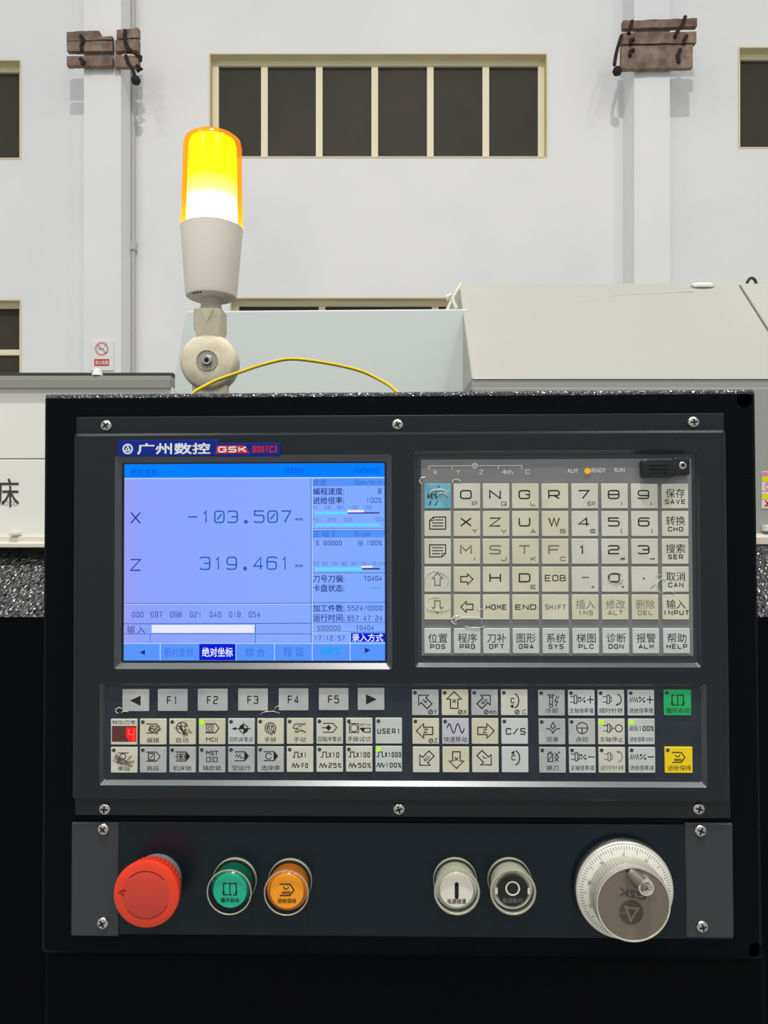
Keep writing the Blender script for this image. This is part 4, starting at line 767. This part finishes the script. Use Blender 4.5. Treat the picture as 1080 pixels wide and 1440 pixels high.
i = Ink(c[0], c[1], kk, wt + .00042); i.arc(0, 0, 33, -135, -40, 1.4, 30); i.arc(0, 0, 33, 25, 140, .9, 30); i.build('cap_groove', mat('cap_groove_red', (128, 30, 22), .5, .3), t)
# four round push buttons
def push(px, py, label, skirt, face, kind, wt=.0172, fr=24.2):
    c = L(px, py, wt); kk = (L(px + 32, py, wt)[0] - c[0]) / 32
    t = thing('push_button', label, 'button', (c[0], c[1], WP), PANEL, 'round push buttons on the plate')
    Ro = 32.2 * kk; sk = .86 if kind == 'start' else .915
    MB().lathe(c[0], c[1], [(Ro * .99, WP), (Ro * .99, WP + .0018), (Ro * .985, WP + .0021), (Ro * .97, WP + .0021)], 48).build('base_rim', M['lip'], t, smooth=40)
    MB().lathe(c[0], c[1], [(Ro * .972, WP + .0005), (Ro * .968, WP + .0020), (Ro * .95, WP + .0024), (Ro * .84, WP + .0025)], 48).build('base_ring', M['bezelring'], t, smooth=40)
    g = MB(); pr = [(Ro * .90, WP + .0028), (Ro * .96, .0075), (Ro, .012), (Ro * .995, wt - .0008), (Ro * .965, wt), (Ro * .915, wt), (Ro * .925, wt - .0008), (Ro * .93, .011), (Ro * .885, WP + .0032)]
    n = 56; vs = [(c[0] + r * math.cos(2 * PI * q / n), c[1] + r * math.sin(2 * PI * q / n), w) for r, w in pr for q in range(n)]
    g.add(vs, [(j * n + q, j * n + (q + 1) % n, (j + 1) % len(pr) * n + (q + 1) % n, (j + 1) % len(pr) * n + q) for j in range(len(pr)) for q in range(n)])
    g.build('clear_guard', M['clear' if kind in ('start', 'hold') else 'clearmilky'], t, smooth=40)
    lp = MB(); lp.tube([(c[0] + Ro * .955 * math.cos(2 * PI * q / 56), c[1] + Ro * .955 * math.sin(2 * PI * q / 56), wt + .0002) for q in range(57)], .00042 if kind in ('start', 'hold') else .0008, 6); lp.build('guard_lip', M['lip'], t, smooth=60)
    MB().lathe(c[0], c[1], [(Ro * .86, WP + .003), (Ro * sk, .0105), (Ro * sk, .0126), (Ro * (sk - .012), .0132), (fr * kk * 1.06, .0138), (fr * kk, .0146)], 48).build('skirt', M[skirt], t, smooth=40)
    wf = .0156; cap = MB().lathe(c[0], c[1], [(fr * kk, .0146), (fr * kk, wf - .0004), (fr * kk * .97, wf), (.0002, wf + .0001)], 48).build('cap', M[face], t, smooth=40)
    i = Ink(c[0], c[1], kk, wf + .0002)
    if kind == 'start': cyc(i, 0, -2.5, 1.12); i.ft('循环启动', -13, 9.5, 13, 16, .01)
    elif kind == 'hold': hold(i, 0, -2.5, 1.12); i.ft('进给保持', -13, 9.5, 13, 16, .01)
    elif kind == 'on': i.line([(0, -9), (0, 9)], 5.6); i.disc(0, -9, 2.8); i.disc(0, 9, 2.8); i.ft('电源接通', -13, 11.5, 13, 18.5, .01)
    if kind == 'off':
        i.ring(0, -3, 9.2, 2.2, 32); i.build('symbol', M['capwhite'], cap); i = Ink(c[0], c[1], kk, wf + .0002); i.ft('电源断开', -14, 10.5, 14, 17.5, .005); i.ring(0, 0, 22.5, .7, 40); i.build('legend', M['inkgrey'], cap)
        rg = MB(); rg.loops([(circ(c[0], c[1], Ro * .83, 40), .0142), (circ(c[0], c[1], Ro * .82, 40), .0152), (circ(c[0], c[1], Ro * .765, 40), .0150)]); rg.build('retaining_ring', M['milky'], t, smooth=40)
        for s_ in (-1, 1): MB().box(c[0] + s_ * Ro * .72 - .0009, c[0] + s_ * Ro * .72 + .0009, c[1] - .0022, c[1] + .0016, .0146, .0160).build('clip', M['capwhite'], t, bevel=.0003)
    else: i.build('legend', M['ink'], cap)
push(322.5, 1254.5, 'green push button in a clear guard, right of the red emergency stop', 'lensgreend', 'lensgreen', 'start')
push(402.8, 1255.5, 'amber push button in a clear guard, right of the green one', 'lensamberd', 'lensamber', 'hold')
push(642.5, 1254, 'white push button with a black bar symbol in a clear guard', 'milky', 'capwhite', 'on')
push(721.5, 1254, 'black push button with a white ring symbol, left of the handwheel', 'milky', 'capblack', 'off', fr=22.6)
# handwheel
wb_, wf = .0095, .0250
c = L(891, 1272.5, wf); kk = (L(944, 1272.5, wf)[0] - c[0]) / 53
cb_ = L(878, 1254, wb_)
t = thing('handwheel', 'silver graduated handwheel with a grey crank disc at the right end of the plate', 'handwheel', (c[0], c[1], WP), PANEL)
R = 68 * (Z0 - .009) / F
MB().lathe(c[0], c[1], [(R * .99, WP), (R * 1.015, .0024), (R * 1.015, .0052), (R * .985, .0062)], 72).build('base_flange', M['bezelring'], t, smooth=40)
MB().lathe(c[0], c[1], [(R * .985, .0058), (R * .995, .0072), (R * .985, .0080), (R * .965, .0084), (R * .945, .0085)], 96).build('dial_rim', M['rimmetal'], t, smooth=40)
MB().lathe(c[0], c[1], [(R * .945, .0084), (R * .93, .0088), (R * .72, .0104), (R * .5, .0106)], 96).build('dial_ring', M['silver'], t, smooth=40)
i = Ink(c[0], c[1], 1e-3, 0)
for q in range(100):
    a = 2 * PI * q / 100 + .02; r0, r1 = R * .925, R * (.855 if q % 5 else (.82 if q % 10 else .80)); h = .00016
    def sw(r): return .0088 + (R * .93 - r) / (R * .21) * .0016 + .00008
    du, dv = math.cos(a), math.sin(a)
    i.m.add([(c[0] + du * r - dv * h * s_, c[1] + dv * r + du * h * s_, sw(r)) for r, s_ in ((r0, -1), (r0, 1), (r1, 1), (r1, -1))], [(0, 1, 2, 3)])
i.build('graduations', M['inkgrey'], t)
nm = MB()
for q in range(10):
    a = PI / 2 - 2 * PI * q / 10 + .05; r = R * .765; vs, fs, x0, x1, y0, y1 = glyphs(str(q * 10)); s_ = .0026; du, dv = math.cos(a), math.sin(a); w = sw(r) + .0002
    nm.add([(c[0] + du * (r + (y - .34) * s_) + dv * (x - (x0 + x1) / 2) * s_, c[1] + dv * (r + (y - .34) * s_) - du * (x - (x0 + x1) / 2) * s_, w) for x, y in vs], fs)
nm.build('dial_numbers', M['inkgrey'], t, flat=True)
Rw = 53 * kk; n = 144; m = MB(); prof = [(Rw * 1.0, .0100), (Rw * 1.02, .0108), (Rw * 1.02, .0205), (Rw * 1.0, .0212), (Rw * .97, .0214)]
vs = [(c[0] + r * (1 - .012 * (q % 2) * (0 < j < 3)) * math.cos(2 * PI * q / n), c[1] + r * (1 - .012 * (q % 2) * (0 < j < 3)) * math.sin(2 * PI * q / n), w) for j, (r, w) in enumerate(prof) for q in range(n)]
m.add(vs, [(j * n + q, j * n + (q + 1) % n, j * n + n + (q + 1) % n, j * n + n + q) for j in range(4) for q in range(n)]); m.build('knurled_grip', M['knurl'], t, smooth=20)
MB().loops([(circ(c[0], c[1], Rw * .97, 96), .0212), (circ(c[0], c[1], Rw, 96), .0222), (circ(c[0], c[1], Rw, 96), wf - .0006), (circ(c[0], c[1], Rw * .985, 96), wf), (circ(c[0], c[1], Rw * .955, 96), wf - .0001), (circ(c[0], c[1], Rw * .945, 96), wf - .0006)]).build('disc_rim', M['rimmetal'], t, smooth=40)
MB().lathe(c[0], c[1], [(Rw * .95, wf - .0012), (Rw * .95, wf - .0005), (Rw * .02, wf - .0004)], 96).build('disc', M['brushed'], t, smooth=30)
i = Ink(c[0], c[1], kk, wf - .0002); i.ft('GSK', -20, -19.5, 19, -9.5, .02, PI + .2); i.disc(-3, 11, 17, 40); i.build('engraving', M['engraved'], t)
i = Ink(c[0], c[1], kk, wf - .00012); i.line(turn([(-3, 22), (-12, 4.5), (6, 4.5)], -3, 11, 6), 3.4, True); i.line([(-20, 11), (-8, 13)], 1.6); i.build('emblem', M['brushed'], t)
# crank grip lying folded in its slot
a_, b_ = L(887, 1228, wf + .003), L(907, 1246, wf + .004)
g = MB(); g.tube([(a_[0], a_[1], wf + .0005), (a_[0] * .7 + b_[0] * .3, a_[1] * .7 + b_[1] * .3, wf + .0024), (b_[0], b_[1], wf + .0034)], [.0030, .0036, .0044], 16); gr = g.build('crank_grip', M['brushed'], t, smooth=50)
MB().lathe(b_[0], b_[1], [(.0045, wf - .0008), (.0047, wf + .005), (.0043, wf + .0068), (.0036, wf + .0068), (.0033, wf + .0056), (.0005, wf + .0056)], 32).build('grip_end', M['rimmetal'], gr, smooth=40)
x = MB().lathe(b_[0], b_[1], [(.0028, wf + .0054), (.0028, wf + .0060), (.0019, wf + .0066), (.0003, wf + .0067)], 24).build('grip_screw', M['steel'], gr, smooth=50)
xi = Ink(b_[0], b_[1], kk, wf + .0069); xi.line([(-3.2, -2), (3.2, 2)], 1.2); xi.line([(-2, 3.2), (2, -3.2)], 1.2); xi.build('cross_slot', M['slot'], gr)
cs = L(889, 1237, wf); i = Ink(cs[0], cs[1], kk, wf - .0002); i.poly([(-8, -12), (2, -13), (13, 4), (11, 12), (5, 12)]); i.build('grip_slot', M['slot'], t)
# ------------------------------------------------------------------ beacon on top of the box
YB_ = .575; q_ = YB_ / F
bx, bz0 = PX(296, YB_), None
zt_box = CZ + (CY - 551) / F * .478
def H(py): return CZ - (py - CY) * q_
lean = math.tan(math.radians(.6))
t = thing('beacon_light', 'lit amber beacon lamp on a white swivel mount standing on the control box', 'beacon', (bx, YB_, zt_box), HALL)
def lx(z): return bx + (z - H(512)) * lean
def up(prof, n=48): return MB().lathe(0, 0, [(r * q_, z) for r, z in prof], n, xf=lambda p: (p[0] + lx(p[2]), p[1] + YB_, p[2]))
MB().box(bx - 24 * q_, bx + 24 * q_, YB_ - 11 * q_, YB_ + 14 * q_, zt_box, H(530)).build('mount_foot', M['ivory'], t, bevel=.002)
def yx(cx, cz): return lambda p: (cx + p[0], YB_ + p[2], cz + p[1])
cz = H(511)
MB().lathe(0, 0, [(20 * q_, .008), (36 * q_, .008), (39.5 * q_, .005), (39.5 * q_, -.006), (37.5 * q_, -.009), (34 * q_, -.0105), (18 * q_, -.011)], 56, xf=yx(bx, cz)).build('pivot_disc', M['ivory'], t, smooth=35)
MB().lathe(0, 0, [(15 * q_, -.0106), (15 * q_, -.0113), (14.2 * q_, -.0117), (13.4 * q_, -.0115), (12.6 * q_, -.0112), (2 * q_, -.01115)], 36, xf=yx(bx, cz)).build('pivot_recess_shade', mat('grey_recess_shade', (168, 162, 146), .55, .3), t, smooth=30)  # thin ring in place of the pivot recess, its shade put in as grey
sc = MB().lathe(0, 0, [(7 * q_, -.0108), (7 * q_, -.0126), (6 * q_, -.0131), (3.5 * q_, -.0131)], 24, xf=yx(bx, cz)).build('pivot_screw', M['steel'], t, smooth=35)
MB().lathe(0, 0, [(3.6 * q_, -.0133), (3.6 * q_, -.0130)], 6, xf=yx(bx, cz)).build('hex_socket', M['slot'], sc)
w = 19.5 * q_; zb_, zt2 = H(492), H(439)
ne = MB(); ne.loops([(rrect(bx - w * .86, bx + w * .86, YB_ - .010, YB_ + .010, .003), zb_), (rrect(bx - w * .86, bx + w * .86, YB_ - .010, YB_ + .010, .003), H(474)), (rrect(bx - w, bx + w, YB_ - .0115, YB_ + .0115, .003), H(466)), (rrect(bx - w, bx + w, YB_ - .0115, YB_ + .0115, .003), zt2)], cap0=True, cap1=True)
ne.build('neck', M['ivory'], t, smooth=35)
MB().extrude_y([(bx - 9 * q_, H(441)), (bx + 9 * q_, H(441)), (bx, H(458))], YB_ - .0123, YB_ - .011).build('neck_rib', M['ivory'], t)
up([(15, H(440)), (15, H(432)), (14, H(431.5)), (14, H(428)), (15, H(427.5)), (15, H(418))], 32).build('threaded_collar', M['thread'], t, smooth=30)
up([(14, H(420)), (31, H(420)), (34.5, H(418)), (36, H(412)), (42.3, H(330)), (43.2, H(321.5)), (42.0, H(321))]).build('beacon_body', M['beacon'], t, smooth=35)
vt = MB()
for k_ in range(4): a0 = -2.2 + k_ * .13; vt.box(lx(H(419)) + 31 * q_ * math.cos(a0) - .0005, lx(H(419)) + 31 * q_ * math.cos(a0) + .0005, YB_ + 31 * q_ * math.sin(a0) - .001, YB_ + 31 * q_ * math.sin(a0) + .001, H(420.3), H(417.8))
vt.build('vent_slots', M['slot'], t)
# lens: a real amber shell around the lit diffuser column
zl0, zl1 = H(321.5), H(197)
M['core'] = ramp_emit('lit_diffuser', 2, zl0 - zt_box, zl1 - zt_box, [(0, (8, 9, 60, 1)), (.22, (4, 4, 20, 1)), (.36, (1.6, 1.6, 4, 1)), (.54, (.95, .9, .10, 1)), (1, (.9, .84, .004, 1))], 2.0)
up([(30, zl0 + .0008), (35.5, zl0 + .001), (34, H(240)), (33, H(206)), (31, H(199.5)), (26, H(197.5)), (1, H(197))]).build('lit_diffuser', M['core'], t, smooth=50)
up([(43.2, zl0), (43, H(318)), (41.5, H(260)), (40.3, H(207)), (38.5, H(199)), (34, H(195.5)), (20, H(194)), (1, H(193.5))]).build('amber_lens', M['lens'], t, smooth=50)
# yellow cable lying over the top of the box
wp = [(276, 549.5, .515), (290, 542, .520), (305, 534.5, .525), (335, 524, .535), (370, 512.5, .55), (405, 505, .555), (440, 507.5, .555), (480, 514.5, .55), (510, 522.5, .545), (532, 533, .54), (546, 541, .53), (557, 550, .52)]
cp = bpy.data.curves.new('path', 'CURVE'); pts = [P(*w_) for w_ in wp]
z_ = zt_box + .002; pts = [Vector((pts[0].x - .004, .512, z_))] + [Vector((p.x, p.y, max(p.z, z_))) for p in pts] + [Vector((pts[-1].x + .004, .515, z_))]
sm = []
for a in range(len(pts) - 1):
    p0, p1, p2, p3 = pts[max(a - 1, 0)], pts[a], pts[a + 1], pts[min(a + 2, len(pts) - 1)]
    for s_ in range(5):
        u = s_ / 5; sm.append(.5 * ((2 * p1) + (p2 - p0) * u + (2 * p0 - 5 * p1 + 4 * p2 - p3) * u * u + (3 * p1 - p0 - 3 * p2 + p3) * u ** 3))
sm.append(pts[-1])
t = MB().tube(sm, .00125, 8).build('yellow_cable', M['wire'], None, smooth=60); tag(t, 'thin yellow cable arching over the top of the control box', 'cable')
bpy.data.objects.remove(_to); bpy.data.curves.remove(_tc); bpy.data.curves.remove(cp)
